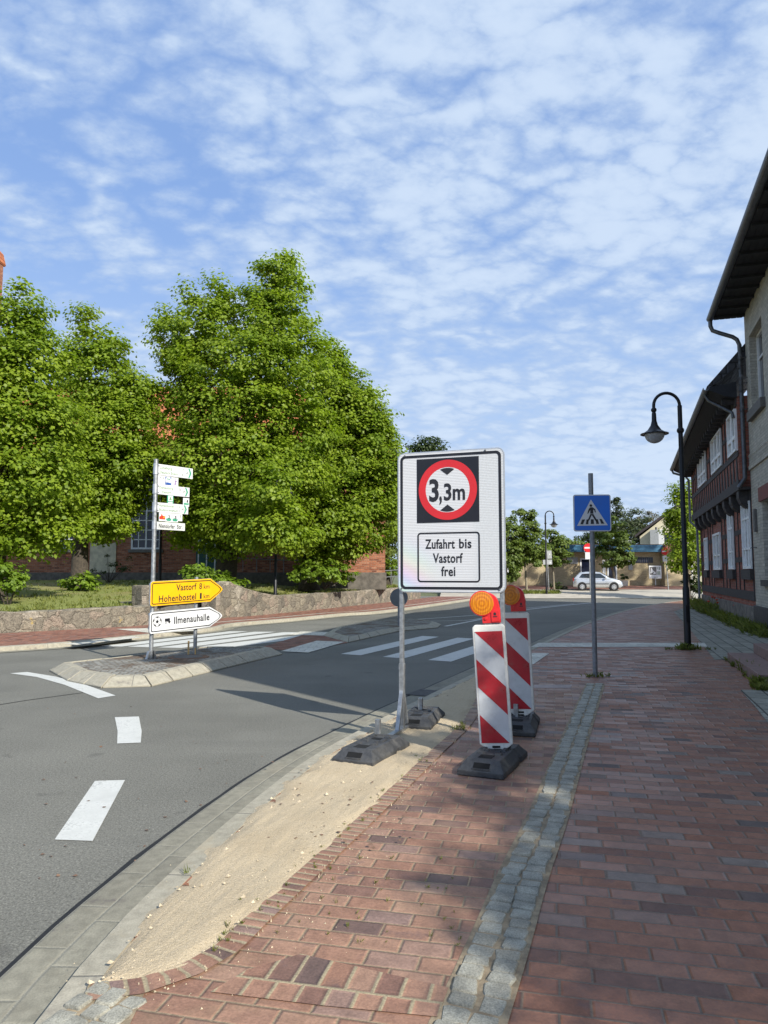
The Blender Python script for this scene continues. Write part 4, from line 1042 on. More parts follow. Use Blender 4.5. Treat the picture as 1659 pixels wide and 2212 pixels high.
stone_wall('low field-stone retaining wall along the bend, ending at the steps', WB + [(-6.95, 22.0)], [(0, .56), (.6, .58), (.8, .58), (1, .62)])
stone_wall('field-stone garden wall sweeping up to a high end beside the steps', [(-5.62, 25.1)] + WB2 + [(2.2, 44)], [(0, 1.30), (.02, 1.28), (.06, 1.0), (.10, .86), (.16, .72), (.6, .74), (1, .78)])
wp = thing('wall_pillar', 'rough square stone pillar at the end of the low wall', 'pillar', (-7.35, 22.6, .05), R(50))
MB().box(-.28, .28, -.3, .3, 0, 1.20).build('masonry', 'field_stone', wp, bevel=.06)
wp2 = thing('wall_pillar', 'dark rough stone gatepost at the high end of the garden wall', 'pillar', (-5.72, 24.95, .05), R(64))
MB().box(-.32, .22, -.30, .34, 0, 1.26).build('masonry', 'field_stone', wp2, bevel=.06)
sp = thing('garden_steps', 'worn stone steps rising between the two field-stone walls', 'steps', (-6.3, 23.7, .08), math.atan2(2.9, 1.5))
mb = MB()
for k in range(4): mb.box(-1.4, 1.4, .05 + .34 * k, 1.6, .16 * k, .16 * (k + 1))
mb.build('stone_steps', 'stone_sill', sp, bevel=.02)
# raised lawn
lw = [(-24.3, 8.4, .5), (-15.3, 14.4, .56), (-10.2, 19.3, .56), (-7.6, 22.0, .58), (-6.2, 25.6, .74), (-4.6, 28.2, .68), (.0, 39.9, .74), (1.6, 44, .76)]
mb = MB(); n = 7
for x, y, z in lw:
    ex, ey, ez = x * .9 - 3.5, max(y + 6, 37.2), 1.28
    for k in range(n):
        f = k / (n - 1); mb.v.append((x + (ex - x) * f, y + (ey - y) * f, z + (ez - z) * f ** .8))
mb.f = [(i * n + k, i * n + k + 1, (i + 1) * n + k + 1, (i + 1) * n + k) for i in range(len(lw) - 1) for k in range(n - 1)]
struct(mb.build('lawn', 'lawn', smooth='all', recalc=True))
def lawn_z(y): return .6 + .68 * max(0, min(1, (y - 22) / 15))

def window(parent, nm, x0, x1, z0, z1, y, cols, rows, fm, gm, fr=.06, bar=.03, dep=.05, sg=-1, sill=None):
    """casement window on a wall facing sg*y: frame with glazing bars, panes as a sub-part"""
    mb = MB(); yy = sorted((y, y + sg * dep))
    for q in ((x0, x1, z0, z0 + fr), (x0, x1, z1 - fr, z1), (x0, x0 + fr, z0 + fr, z1 - fr), (x1 - fr, x1, z0 + fr, z1 - fr)): mb.box(q[0], q[1], yy[0], yy[1], q[2], q[3])
    y2 = sorted((y + sg * .012, y + sg * (dep - .012)))
    for k in range(1, cols):
        xx = x0 + (x1 - x0) * k / cols; bw = bar * (1.7 if cols % 2 == 0 and k == cols // 2 else 1); mb.box(xx - bw / 2, xx + bw / 2, y2[0], y2[1], z0 + fr, z1 - fr)
    if isinstance(rows, int): rows = [k / rows for k in range(1, rows)]
    y3 = sorted((y + sg * .014, y + sg * (dep - .016)))
    for k in rows:
        zz = z0 + (z1 - z0) * k; mb.box(x0 + fr, x1 - fr, y3[0], y3[1], zz - bar / 2, zz + bar / 2)
    f = mb.build(nm, fm, parent)
    MB().flat([(x0 + .01, z0 + .01), (x1 - .01, z0 + .01), (x1 - .01, z1 - .01), (x0 + .01, z1 - .01)], 0, XZ(y + sg * .006)).build('pane', gm, f)
    if sill: y4 = sorted((y, y + sg * .12)); MB().box(x0 - .12, x1 + .12, y4[0], y4[1], z0 - .16, z0 - .005).build('sill', sill, f)
    return f
CY = 37.0
ch = thing('church', 'red brick church with tall white windows and orange tiled roof behind the lindens', 'church', (-12, CY, 1.1))
ox = 12.0
MB().box(-14 + 0, 12.06, 0, 12, .55, 6.6).build('wall', 'church_brick', ch)
MB().box(-14.06, 12.12, -.06, 12.05, -.3, .55).build('plinth', 'church_plinth', ch)
for xx in (-5.05, -.78, 3.5, 7.6): window(ch, 'window', xx, xx + 1.5, 1.72, 5.6, 0, 4, 8, 'church_window_white', 'dark_glass', .09, .045, .06, -1, 'stone_sill')
RZ, RE = 11.6, 6.3
mb = MB(); rv = [(-14.3, -1.0, RE), (12.6, -1.0, RE), (12.6, 13, RE), (-14.3, 13, RE), (-14.3, 6, RZ), (6.8, 6, RZ)]
mb.add(rv + [(x, y, RE - .2) for x, y, z in rv[:4]], [(0, 1, 5, 4), (1, 2, 5), (2, 3, 4, 5), (3, 0, 4), (0, 6, 7, 1), (1, 7, 8, 2), (2, 8, 9, 3), (3, 9, 6, 0), (9, 8, 7, 6)])
mb.build('roof', 'orange_tiles', ch)
x0_, x1_ = DP(195, 0 + 1200, CY).x + ox, DP(251, 1200, CY).x + ox
MB().box(x0_, x1_, -.05, 0, .25, 2.05).build('bricked_up_opening', 'cream_panel', ch)
x0_, x1_ = DP(424, 1200, CY).x + ox, DP(470, 1200, CY).x + ox
gd = MB().box(x0_, x1_, -.05, 0, .2, 2.5).build('door', 'green_door', ch)
mb = MB()
for xx in (x0_ + .12, (x0_ + x1_) / 2, x1_ - .12): mb.box(xx - .03, xx + .03, -.07, -.05, .25, 2.4)
build_each(mb, 'glazing_strip', 'church_window_white', gd)
tx = DP(6, 600, 45.7).x + ox
ZT = DP(6, 572, 45.7).z - 1.1
MB().box(tx - 5.2, tx, 3.5, 8.7, 0, ZT).build('tower', 'church_brick', ch)
MB().prism([(tx - 5.6, ZT), (tx - 5.6, ZT + .1), (tx - .35, ZT + 1.0), (tx - .12, ZT + .75), (tx + .06, ZT + .05), (tx + .04, ZT - .05)], 3.35, 8.9, XZ(0)).build('tower_coping', 'orange_tiles', ch)
def handrail(label, p0, p1, n, h, hs):
    t_ = thing('handrail', label, 'handrail', p0); v = Vector(p1) - Vector(p0)
    for q in hs: MB().tube([(0, 0, h * q), (v.x, v.y, v.z + h * q)], .024, 8).build('rail', 'zinc_light', t_)
    for k in range(n + 1): c_ = v * (k / n); MB().tube([(c_.x, c_.y, c_.z), (c_.x, c_.y, c_.z + h)], .02, 8).build('post', 'zinc_light', t_)
handrail('long steel handrail of the ramp along the church wall', (DP(495, 1230, 35.6).x, 35.6, 1.75), (DP(700, 1230, 36).x, 36, 1.55), 7, .95, (.65, 1))
handrail('short steel handrail on the grass right of the leafy shrub', (DP(808, 1262, 38).x, 38, .95), (DP(862, 1255, 40).x, 40, 1.05), 3, .75, (.55, 1))
rp = thing('ramp_wall', 'low dark stone ramp wall in front of the church', 'wall', (DP(500, 1240, 35.4).x, 35.4, .9))
MB().box(0, 5.6, 0, .35, 0, .62).build('masonry', 'church_plinth', rp)

# ================================================================== RIGHT: the two old houses
TW = math.atan2(.954, .30)
gb = thing('grey_brick_house', 'tall house of pale grey brick with dark eaves at the right edge', 'house', (10.1, 20, 0), TW)
# openings are left in the masonry for the two windows seen from here
w1 = (-2.35, -.62, 5.92, 8.02); w2 = (-2.75, -1.45, 1.45, 3.45)
mb = MB(); mb.box(-18, 0, -9, -.30, .75, 8.9)
def skin(mb, s0, s1, z0, z1, holes, d0, d1):
    xs = sorted({s0, s1, *[h[0] for h in holes], *[h[1] for h in holes]}); zs = sorted({z0, z1, *[h[2] for h in holes], *[h[3] for h in holes]})
    for a, b in zip(xs, xs[1:]):
        for c, d in zip(zs, zs[1:]):
            m_, n_ = (a + b) / 2, (c + d) / 2
            if not any(h[0] < m_ < h[1] and h[2] < n_ < h[3] for h in holes): mb.box(a, b, d0, d1, c, d)
skin(mb, -18, 0, .75, 8.9, [w1, w2], -.30, 0)
mb.build('wall', 'grey_brick', gb)
MB().box(-18, .03, -9, .06, -.1, .75).build('plinth', 'stone_dark', gb, bevel=.01)
for wdw in (w1, w2):
    window(gb, 'window', wdw[0], wdw[1], wdw[2], wdw[3], -.24, 2, [.68], 'window_white', 'window_glass', .07, .05, .06, 1)
MB().box(w1[0] - .1, w1[1] + .12, 0, .12, w1[2] - .22, w1[2] + .02).build('sill', 'stone_sill', gb)
MB().box(w2[0] - .1, w2[1] + .1, .0, .10, w2[2] - .16, w2[2]).build('sill', 'stone_dark', gb)
MB().box(w2[0] - .2, w2[1] + .2, .002, .05, w2[3], w2[3] + .36).build('lintel', 'lintel_red', gb)
mb = MB()
for k in range(60): mb.box(-.09 - k * .075, -.035 - k * .075, .0, .028, 4.55, 4.80)
mb.box(-6, 0, .0, .045, 4.44, 4.55).box(-6, 0, .0, .035, 4.80, 4.86); mb.build('string_course', 'grey_brick', gb)
mb = MB(); mb.box(-18.3, .18, -.02, .78, 8.84, 8.96)
for k in range(26): mb.box(-18.2 + k * .72, -18.08 + k * .72, -.02, .76, 8.76, 8.838)
for k in range(5): mb.box(-18.3, .18, .02 + k * .15, .15 + k * .15, 8.828, 8.836)
mb.build('soffit', 'soffit', gb)
MB().prism([(.88, 8.96), (.88, 9.03), (-4.5, 12.7), (-10, 9.0), (-10, 8.96)], -18.3, .18, lambda a, b, h: (h, a, b)).build('roof', 'grey_tiles', gb)
mb = MB(); ht = [(.85 + .095 * math.cos(R(a)), 8.90 + .095 * math.sin(R(a))) for a in range(180, 361, 20)] + [(.85 + .082 * math.cos(R(a)), 8.90 + .082 * math.sin(R(a))) for a in range(360, 179, -20)]
mb.prism(ht, -18.3, .25, lambda a, b, h: (h, a, b)); mb.build('gutter', 'zinc', gb)
MB().tube([(.16, .85, 8.84), (.16, .85, 8.66), (.15, .80, 8.52), (.12, .62, 8.42), (.06, .30, 8.26), (.02, .2, 8.16), (.02, .14, 8.0), (.02, .14, 4.25), (.03, .3, 3.98)], .058, 12).build('downpipe', 'zinc', gb, smooth=True)
mb = MB()
for s_, z in ((-.12, 7.60), (-.02, 7.38), (-.12, 6.88), (-.2, 7.0), (-.04, 6.72), (-.1, 6.15)):
    mb.tube([(s_, 0, z), (s_, .14, z - .02), (s_ - .02, .20, z - .08), (s_ - .06, .22, z - .06), (s_ - .08, .22, z + .02)], .014, 6)
    mb.lathe([(.03, z + .0), (.04, z + .03), (.03, z + .08), (.01, z + .10)], (s_ - .08 + .08, .14, 0), 8)
mb.build('wire_bracket', 'iron', gb)
MB().box(-.72, -.50, .0, .07, 2.72, 3.32).build('vent_box', 'stone_sill', gb, bevel=.008)
mb = MB(); mb.tube([(-.5, 0, 2.30), (-.5, .12, 2.30), (-.5, .16, 2.28)], .012, 6); mb.build('wall_hook', 'iron', gb)

hb = thing('half_timbered_house', 'old red brick half-timbered house with jettied upper floor and white windows', 'house', (10.1, 20, 0), TW)
HL = 12.6
MB().box(.02, HL, -7, .0, .70, 3.9).build('ground_floor_wall', 'dark_red_brick', hb)
MB().box(.02, HL + .05, -7, .06, -.1, .70).build('plinth', 'plinth_stone', hb, bevel=.02)
MB().box(.03, HL + .25, -7, .27, 4.0, 6.55).build('upper_wall', 'dark_red_brick', hb)
gw = [(.12, 1.52, 1.74, 3.62, 3, [.30, .76]), (3.25, 4.35, 1.74, 3.62, 2, [.30, .70]), (6.3, 8.25, 1.74, 3.08, 2, [.4]), (10.0, 11.1, 1.74, 3.06, 2, [.4])]
mb = MB()
T = lambda s0, s1, z0, z1, o0=.0, o1=.028: mb.box(s0, s1, o0, o1, z0, z1)
T(.02, HL, .86, 1.12); T(.02, HL, 3.64, 3.9)
posts = [.03, 1.60, 2.35, 3.07, 4.42, 5.1, 5.9, 8.32, 9.1, 9.85, 11.18, 12.0, 12.47]
for s_ in posts: T(s_ + .03, s_ + .10, 1.12, 3.64, .0, .026)
gaps = [(1.73, 2.35), (2.48, 3.07), (4.55, 5.1), (5.23, 5.9), (8.45, 9.1), (9.23, 9.85), (11.31, 12.0), (12.13, 12.47)]
for a, b in gaps:
    T(a, b, 1.95, 2.10, 0, .022); T(a, b, 2.78, 2.93, 0, .022)
for q in gw: T(q[0] - .07, q[1] + .07, q[2] - .30, q[2] - .02, .0, .11)
mb.build('ground_floor_timbers', 'timber', hb)
for q in gw: window(hb, 'window', q[0], q[1], q[2], q[3], .0, q[4], q[5], 'window_white', 'curtained_glass', .075, .055, .06, 1)
# jetty
mb = MB(); mb.box(.03, HL + .25, .0, .31, 3.92, 4.20)
s_ = .25
while s_ < HL:
    mb.prism([(0, 3.42), (.10, 3.45), (.22, 3.56), (.28, 3.72), (.28, 3.92), (0, 3.92)], s_, s_ + .42, lambda a, b, h: (h, a, b)); s_ += 1.45
mb.build('jetty_beam', 'timber', hb, bevel=.012)
uw = [(.12, 1.62, 5.03, 6.22, 2), (3.05, 5.55, 5.03, 6.22, 3), (7.2, 9.85, 5.03, 6.22, 3)]
mb = MB(); O0, O1 = .27, .30
T2 = lambda s0, s1, z0, z1, o1=O1: mb.box(s0, s1, O0, o1, z0, z1)
T2(.03, HL + .25, 4.86, 5.02); T2(.03, HL + .25, 6.28, 6.50)
up = [1.72, 2.3, 2.9, 5.62, 6.2, 7.05, 9.92, 10.6, 11.3, 12.0, 12.7]
for s_ in up: T2(s_ + .03, s_ + .10, 5.02, 6.28, .298)
for a, b in ((1.85, 2.3), (2.43, 2.9), (5.75, 6.2), (6.33, 7.05), (10.05, 10.6), (10.73, 11.3), (11.43, 12.0), (12.13, 12.7)): T2(a, b, 5.62, 5.75, .296)
s_ = .05; k = 0
while s_ < HL:                                    # fan-shaped braces under the sills
    mb.prism([(s_ + .27, 4.86), (s_ + .33, 4.86), (s_ + .46, 4.21), (s_ + .14, 4.21)], O0, .294, lambda a, b, h: (a, h, b)); s_ += .60
mb.build('upper_timbers', 'timber', hb)
for q in uw: window(hb, 'window', q[0], q[1], q[2], q[3], .27, q[4], [.36], 'window_white', 'curtained_glass', .07, .10, .07, 1)
EZ = lambda s_: 6.86 - .038 * s_
mb = MB(); a0, a1 = -.0, HL + .8
def slab(pa, pb): return [(a0, *p_) for p_ in pa] + [(a1, *p_) for p_ in pb]
def loft(mb, prof0, prof1):
    n = len(prof0); mb.add([(a0, *p_) for p_ in prof0] + [(a1, *p_) for p_ in prof1], [tuple(reversed(range(n))), tuple(range(n, 2 * n))] + [(i, (i + 1) % n, n + (i + 1) % n, n + i) for i in range(n)])
def rp_(s_): z = EZ(s_); return [(1.0, z - .06), (1.02, z + .02), (-3.4, z + 5.0), (-7.8, z), (-7.7, z - .08), (-3.4, z + 4.85), (.2, z - .0 + .55)]
loft(mb, rp_(a0), rp_(a1)); mb.build('roof', 'grey_tiles', hb)
mb = MB(); loft(mb, [(.26, EZ(a0) + .1), (.26, EZ(a0) - .36), (.55, EZ(a0) - .30), (.96, EZ(a0) - .10), (.96, EZ(a0) - .02)], [(.26, EZ(a1) + .1), (.26, EZ(a1) - .36), (.55, EZ(a1) - .30), (.96, EZ(a1) - .10), (.96, EZ(a1) - .02)])
mb.build('soffit', 'soffit', hb)
mb = MB(); s_ = .3
while s_ < HL + .5: mb.box(s_, s_ + .12, .28, .62, EZ(s_) - .46, EZ(s_) - .30); s_ += .55
build_each(mb, 'rafter_end', 'timber', hb)
mb = MB()
hp = lambda z: [(1.04 + .085 * math.cos(R(a)), z - .02 + .085 * math.sin(R(a))) for a in range(180, 361, 20)] + [(1.04 + .07 * math.cos(R(a)), z - .02 + .07 * math.sin(R(a))) for a in range(360, 179, -20)]
loft(mb, hp(EZ(a0)), hp(EZ(a1))); mb.build('gutter', 'zinc_light', hb)
ze = EZ(a1)
MB().tube([(.45, 1.04, EZ(0) - .1), (.42, .95, EZ(0) - .3), (.15, .38, EZ(0) - .75), (.1, .36, EZ(0) - .9)], .045, 10).build('downpipe', 'zinc', hb, smooth=True)
MB().tube([(a1 - .25, 1.04, ze - .1), (a1 - .25, 1.0, ze - .22), (a1 - .4, .5, ze - .42), (a1 - .45, .38, ze - .6), (a1 - .45, .38, 3.9), (HL + .02, .14, 3.6), (HL + .02, .14, .1)], .05, 10).build('downpipe', 'zinc_light', hb, smooth=True)

# stone steps at the grey house
f0 = Vector((*G(1571, 1408, .23), 0))
stp = thing('door_steps', 'two reddish stone doorsteps with weeds along their edge in front of the grey house', 'steps', (f0.x, f0.y, .066), TW)
MB().box(-3.0, 0, -1.8, 0, 0, .155).build('lower_step', 'step_stone', stp, bevel=.012)
MB().box(-2.6, -.01, -1.8, -.42, .157, .33).build('upper_step', 'step_stone', stp, bevel=.012)
# ================================================================== BACKGROUND: shop, house, signs, car
SY = 62.0; sx = lambda xd: (xd - 829.5) / FPX * SY
sh = thing('shop', 'low flat-roofed shop of tan brick with blue fascia across the junction', 'shop', (sx(1080), SY, .5))
X = lambda xd: sx(xd) - sx(1080)
ZS = lambda yd: EYE - (yd - 1238) / FPX * SY - .5
MB().box(X(1040), X(1425), 0, 9, -.1, ZS(1193)).build('wall', 'tan_brick', sh)
MB().box(X(1425), X(1480), -.9, 9, -.1, ZS(1193)).build('side_wall', 'tan_brick', sh)
fs = MB().box(X(1038), X(1424), -.75, 9.2, ZS(1193), ZS(1178.5)).build('fascia', 'fascia_blue', sh)
mb = MB()
for k in range(5): zz = ZS(1193) + (ZS(1178.5) - ZS(1193)) * (k + .3) / 5; mb.box(X(1038), X(1424), -.79, -.75, zz, zz + .05)
mb.build('fascia_rib', 'fascia_blue', fs)
MB().box(X(1424) + .002, X(1482), -1.3, 9.2, ZS(1193) + .0, ZS(1178)).build('corner_fascia', 'fascia_brown', sh)
MB().box(X(1038), X(1482), -.5, 9, ZS(1178), ZS(1178) + .06).build('roof', 'dark_roof', sh)
for a, b, c, d, nm in ((1252, 1276, 1206, 1240, 'door'), (1300, 1306, 1210, 1252, 'window'), (1310, 1331, 1206, 1252, 'door'), (1095, 1112, 1222, 1248, 'window')):
    f = MB().box(X(a), X(b), -.06, 0, ZS(d), ZS(c)).build(nm, 'church_window_white', sh)
    MB().box(X(a) + .12, X(b) - .12, -.075, -.05, ZS(d) + (.1 if nm == 'window' else .02), ZS(c) - .12).build('pane', 'dark_glass', f)
gl = MB().box(X(1371.5), X(1409), -.05, 0, ZS(1216), ZS(1204)).build('glass_block_window', 'dark_glass', sh)
mb = MB()
for k in range(9): mb.box(X(1371.5) + k * .18, X(1371.5) + k * .18 + .03, -.06, -.045, ZS(1216), ZS(1204))
mb.build('glazing_bar', 'iron', gl)
MB().box(X(1224), X(1247), -.05, 0, ZS(1218), ZS(1204)).build('blank_panel', 'light_grey_back', sh)
MB().box(X(1356), X(1364.5), -.06, 0, ZS(1231), ZS(1197)).build('poster', 'light_grey_back', sh)
nb = MB().box(X(1255), X(1290), -.92, -.80, ZS(1194.5), ZS(1182)).build('sign_board', 'bright_white', sh)
MB().box(X(1255) + .06, X(1290) - .06, -.935, -.915, ZS(1194.5) + .05, ZS(1182) - .05).build('sign_field', 'text_black', nb)
mb = MB(); put_text(mb, 'Grill-', X(1257), ZS(1188), .17, .55, -.94, .012); mb.build('lettering', 'badge_yellow', nb, recalc=False)
MB().box(X(1259), X(1272), -.942, -.936, ZS(1193), ZS(1190.8)).build('white_bar', 'bright_white', nb)
MB().box(X(1358), X(1377), 1.5, 2.4, ZS(1178), ZS(1168)).build('roof_vent', 'light_grey_back', sh)
MB().box(X(1357), X(1378), 1.4, 2.5, ZS(1169), ZS(1166)).build('vent_cap', 'light_grey_back', sh)

HY = 80.0; hx = lambda xd: (xd - 829.5) / FPX * HY; hz = lambda yd: EYE - (yd - 1238) / FPX * HY
ah = thing('gabled_house', 'cream rendered house with dark gable roof rising behind the shop', 'house', (hx(1450), HY, .5), R(-24))
Z_ = lambda yd: hz(yd) - .5; X_ = lambda xd: hx(xd) - hx(1450)
gp = [(X_(1386), Z_(1158)), (X_(1386), -.2), (X_(1560), -.2), (X_(1560), Z_(1158)), (X_(1472), Z_(1090))]
MB().prism(gp, 0, 10, XZ(0)).build('wall', 'cream_render', ah)
MB().prism([(X_(1376), Z_(1160)), (X_(1376), Z_(1155)), (X_(1472), Z_(1084)), (X_(1570), Z_(1155)), (X_(1570), Z_(1160)), (X_(1472), Z_(1091))], -.35, 10.3, XZ(0)).build('roof', 'dark_roof', ah)
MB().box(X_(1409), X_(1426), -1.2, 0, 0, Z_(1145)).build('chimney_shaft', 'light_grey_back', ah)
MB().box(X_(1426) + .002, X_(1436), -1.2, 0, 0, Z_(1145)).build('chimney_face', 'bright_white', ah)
MB().tube([(X_(1421), -.6, Z_(1145)), (X_(1421), -.6, Z_(1139))], .12, 10).build('flue', 'iron', ah)
MB().box(X_(1437), X_(1466), -.1, 0, Z_(1171), Z_(1152)).build('window', 'dark_glass', ah)

def signpole(label, xd, yb, yt, Y, rz=0., r=.035, mat='galvanised', z0=None):
    b = DP(xd, yb, Y); t_ = thing('road_sign', label, 'road sign', (b.x, Y, b.z), rz); h = (yb - yt) / FPX * Y
    MB().tube([(0, 0, -.1), (0, 0, h)], r, 10).build('pole', mat, t_, smooth=True); return t_, (lambda yd: (yb - yd) / FPX * Y), Y / FPX
t_, zz, k = signpole('small red no-entry sign half hidden behind the blue sign pole', 1275, 1278, 1174, 52, R(-5))
pn_ = MB().prism(disc(-.08, zz(1184), .32, 30), -.06, -.04, XZ(0)).build('sign_panel', 'sign_red', t_)
sheet('white_bar', 'bright_white', [[(-.34, zz(1184) - .055), (.18, zz(1184) - .055), (.18, zz(1184) + .055), (-.34, zz(1184) + .055)]], -.063, pn_)
MB().box(-.30, .16, -.06, -.04, zz(1208.5), zz(1193.5)).build('supplementary_plate', 'bright_white', t_)
t_, zz, k = signpole('no-entry sign turned away on a leaning pole by the shop corner', 1444, 1276, 1186, 56, R(-62))
t_.rotation_euler = (0, R(-3.5), R(-62))
pn_ = MB().prism(disc(0, zz(1191), .31, 30), -.06, -.04, XZ(0)).build('sign_panel', 'sign_red', t_)
sheet('white_bar', 'bright_white', [[(-.24, zz(1191) - .05), (.24, zz(1191) - .05), (.24, zz(1191) + .05), (-.24, zz(1191) + .05)]], -.063, pn_)
MB().box(-.25, .25, -.06, -.04, zz(1213), zz(1201)).build('supplementary_plate', 'bright_white', t_)
t_, zz, k = signpole('two grey sign backs on a thin leaning pole beside the far lamp', 1186, 1278, 1188, 51.5, 0, .03)
t_.rotation_euler = (0, R(-2), 0)
MB().box(.02, .32, -.03, -.01, zz(1207.5), zz(1190)).build('sign_panel', 'light_grey_back', t_)
MB().box(-.32, .32, -.03, -.01, zz(1220), zz(1209.5)).build('sign_panel', 'light_grey_back', t_)
mb = MB(); mb.flat([(.14, zz(1199.5)), (.22, zz(1198)), (.14, zz(1196))], 0, XZ(-.034)).flat([(.14, zz(1218)), (.26, zz(1217)), (.16, zz(1213))], 0, XZ(-.034)); build_each(mb, 'sticker', 'bright_white', t_, recalc=False)
t_, zz, k = signpole('rectangular traffic mirror with red and white edge by the hedge', 1496, 1272, 1190, 50, R(12), .035, 'sign_white')
pn_ = MB().box(-.36, .36, -.07, -.04, zz(1200), zz(1184.5)).build('frame', 'bright_white', t_); t_['category'] = 'traffic mirror'
MB().box(-.30, .30, -.078, -.06, zz(1200) + .05, zz(1184.5) - .05).build('mirror_glass', 'zinc_light', pn_)
mb = MB()
for q in range(6):
    for z_ in (zz(1200), zz(1184.5) - .05): mb.box(-.36 + q * .12, -.31 + q * .12, -.075, -.068, z_ + .002, z_ + .048)
build_each(mb, 'red_mark', 'sign_red', pn_)
b = DP(1416, 1264, 60.6); t_ = thing('map_board', 'white town map board on a post before the sunlit shop wall', 'notice board', (b.x, 60.6, b.z))
MB().tube([(0, 0, 0), (0, 0, .5)], .05, 8).build('post', 'galvanised', t_)
pn_ = MB().box(-.5, .5, -.05, .05, .55, 1.6).build('panel', 'bright_white', t_)
MB().box(-.46, .1, -.056, -.05, .85, 1.5).build('map_print', 'iron', pn_)
sheet('map_shape', 'bright_white', [[(-.42, .95), (-.1, 1.1), (-.34, 1.45)], [(-.2, .9), (.05, .95), (-.05, 1.15)]], -.059, pn_)
mb = MB(); mb.box(.14, .22, -.056, -.05, 1.3, 1.5).box(.28, .40, -.056, -.05, 1.25, 1.5).box(.14, .42, -.056, -.05, .85, 1.15).box(-.1, .2, -.056, -.05, .62, .68); build_each(mb, 'text_block', 'faded_grey_text', pn_)

# --- silver hatchback
cb = DP(1291, 1276.5, 55)
car = thing('parked_car', 'silver three-door hatchback parked in front of the shop', 'car', (cb.x, 55, PZ(55)), R(-14))
car.scale = (.92, .92, .95)
st_x = [-1.93, -1.86, -1.6, -1.2, -.7, 0, .6, 1.0, 1.4, 1.7, 1.86, 1.94]
belt = [.78, .95, .99, .96, .94, .93, .93, .95, .87, .76, .66, .55]
half_ = [.66, .76, .80, .82, .825, .825, .82, .81, .79, .74, .66, .55]
rings = []; 
for x, bz, hw in zip(st_x, belt, half_):
    lo = .22 if abs(x) < 1.8 else .30
    rings.append([(x, -hw * .86, lo), (x, -hw * .98, .34), (x, -hw, .55), (x, -hw * .985, bz - .14), (x, -hw * .9, bz), (x, -hw * .45, bz + .035), (x, 0, bz + .045), (x, hw * .45, bz + .035), (x, hw * .9, bz), (x, hw * .985, bz - .14), (x, hw, .55), (x, hw * .98, .34), (x, hw * .86, lo)])
mb = MB(); n = 13
for r_ in rings: mb.v += r_
mb.f = [(i * n + k, i * n + (k + 1) % n, (i + 1) * n + (k + 1) % n, (i + 1) * n + k) for i in range(len(rings) - 1) for k in range(n)] + [tuple(range(n)), tuple((len(rings) - 1) * n + k for k in reversed(range(n)))]
body = mb.build('body', 'car_paint', car, smooth='all')
cab = [(-1.83, .96, .72, .05), (-1.62, 1.22, .69, .1), (-1.40, 1.38, .64, 1), (-.9, 1.45, .62, 1), (-.2, 1.46, .62, 1), (.22, 1.42, .62, 1), (.62, 1.22, .66, 1), (1.02, .96, .72, .05)]
mb = MB(); n = 7
for x, z, hw, _ in cab:
    wb_ = .78; mb.v += [(x, -wb_, .90), (x, -(hw + (wb_ - hw) * .45), .90 + (z - .90) * .5), (x, -hw, z - .04 * min(1, z)), (x, 0, z + .02), (x, hw, z - .04), (x, hw + (wb_ - hw) * .45, .90 + (z - .90) * .5), (x, wb_, .90)]
mb.f = [(i * n + k, i * n + k + 1, (i + 1) * n + k + 1, (i + 1) * n + k) for i in range(len(cab) - 1) for k in range(n - 1)]
mb.build('cabin', 'car_paint', car, smooth='all')
def sidez(sg):
    def P(x, z):
        hw = .62; f = (z - .90) / .52; y = .78 + (hw - .78) * max(0, f) ** .9; return (x, sg * (y + .012), z)
    return P
for sg in (-1, 1):
    P = sidez(sg)
    MB().add([P(-1.45, 1.00), P(-.62, .97), P(-.62, 1.33), P(-1.22, 1.30)], [(0, 1, 2, 3)]).build('side_window', 'car_glass', car)
    MB().add([P(-.54, .97), P(.72, .97), P(.22, 1.32), P(-.54, 1.34)], [(0, 1, 2, 3)]).build('side_window', 'car_glass', car)
    mb = MB(); mb.box(-1.1, .85, sg * .815, sg * .84, .50, .55); mb.build('rub_strip', 'car_black', car)
    MB().box(-.42, -.25, sg * .815, sg * .845, .80, .835).build('door_handle', 'car_paint', car)
    MB().lathe([(.02, -.08), (.075, -.05), (.085, .0), (.07, .06), (.02, .09)], (.62, sg * .93, 1.0), 12).build('wing_mirror', 'car_paint', car, smooth='all')
    MB().add([(1.55, sg * .77, .62), (1.86, sg * .60, .60), (1.80, sg * .60, .72), (1.52, sg * .76, .80)], [(0, 1, 2, 3)]).build('headlight', 'headlight', car)
    MB().box(-1.93, -1.84, min(sg * .60, sg * .74), max(sg * .60, sg * .74), .72, .98).build('tail_light', 'tail_red', car)
    for wx in (-1.22, 1.24):
        MB().lathe([(.36, 0), (.36, .02)], (wx, sg * .815 - .01, .31), 24, 'y').build('wheel_arch', 'car_black', car)
        wl = MB().lathe([(.20, -.10), (.29, -.10), (.30, -.07), (.30, .07), (.29, .10), (.20, .10)], (wx, sg * .75, .30), 24, 'y').build('tyre', 'tyre', car, smooth=True)
        MB().lathe([(.20, .085 * sg), (.19, .105 * sg), (.06, .112 * sg), (.01, .112 * sg)], (wx, sg * .75, .30), 20, 'y').build('rim', 'rim', wl)
        mb = MB()
        for k in range(6): a = R(60 * k); mb.lathe([(.028, .113 * sg), (.028, .116 * sg)], (wx + .135 * math.cos(a), sg * .75, .30 + .135 * math.sin(a)), 8, 'y')
        build_each(mb, 'rim_hole', 'car_black', wl)
MB().add([(1.00, -.70, .985), (1.00, .70, .985), (.28, .58, 1.40), (.28, -.58, 1.40)], [(0, 1, 2, 3)]).build('windscreen', 'car_glass', car).location = (.035, 0, .02)
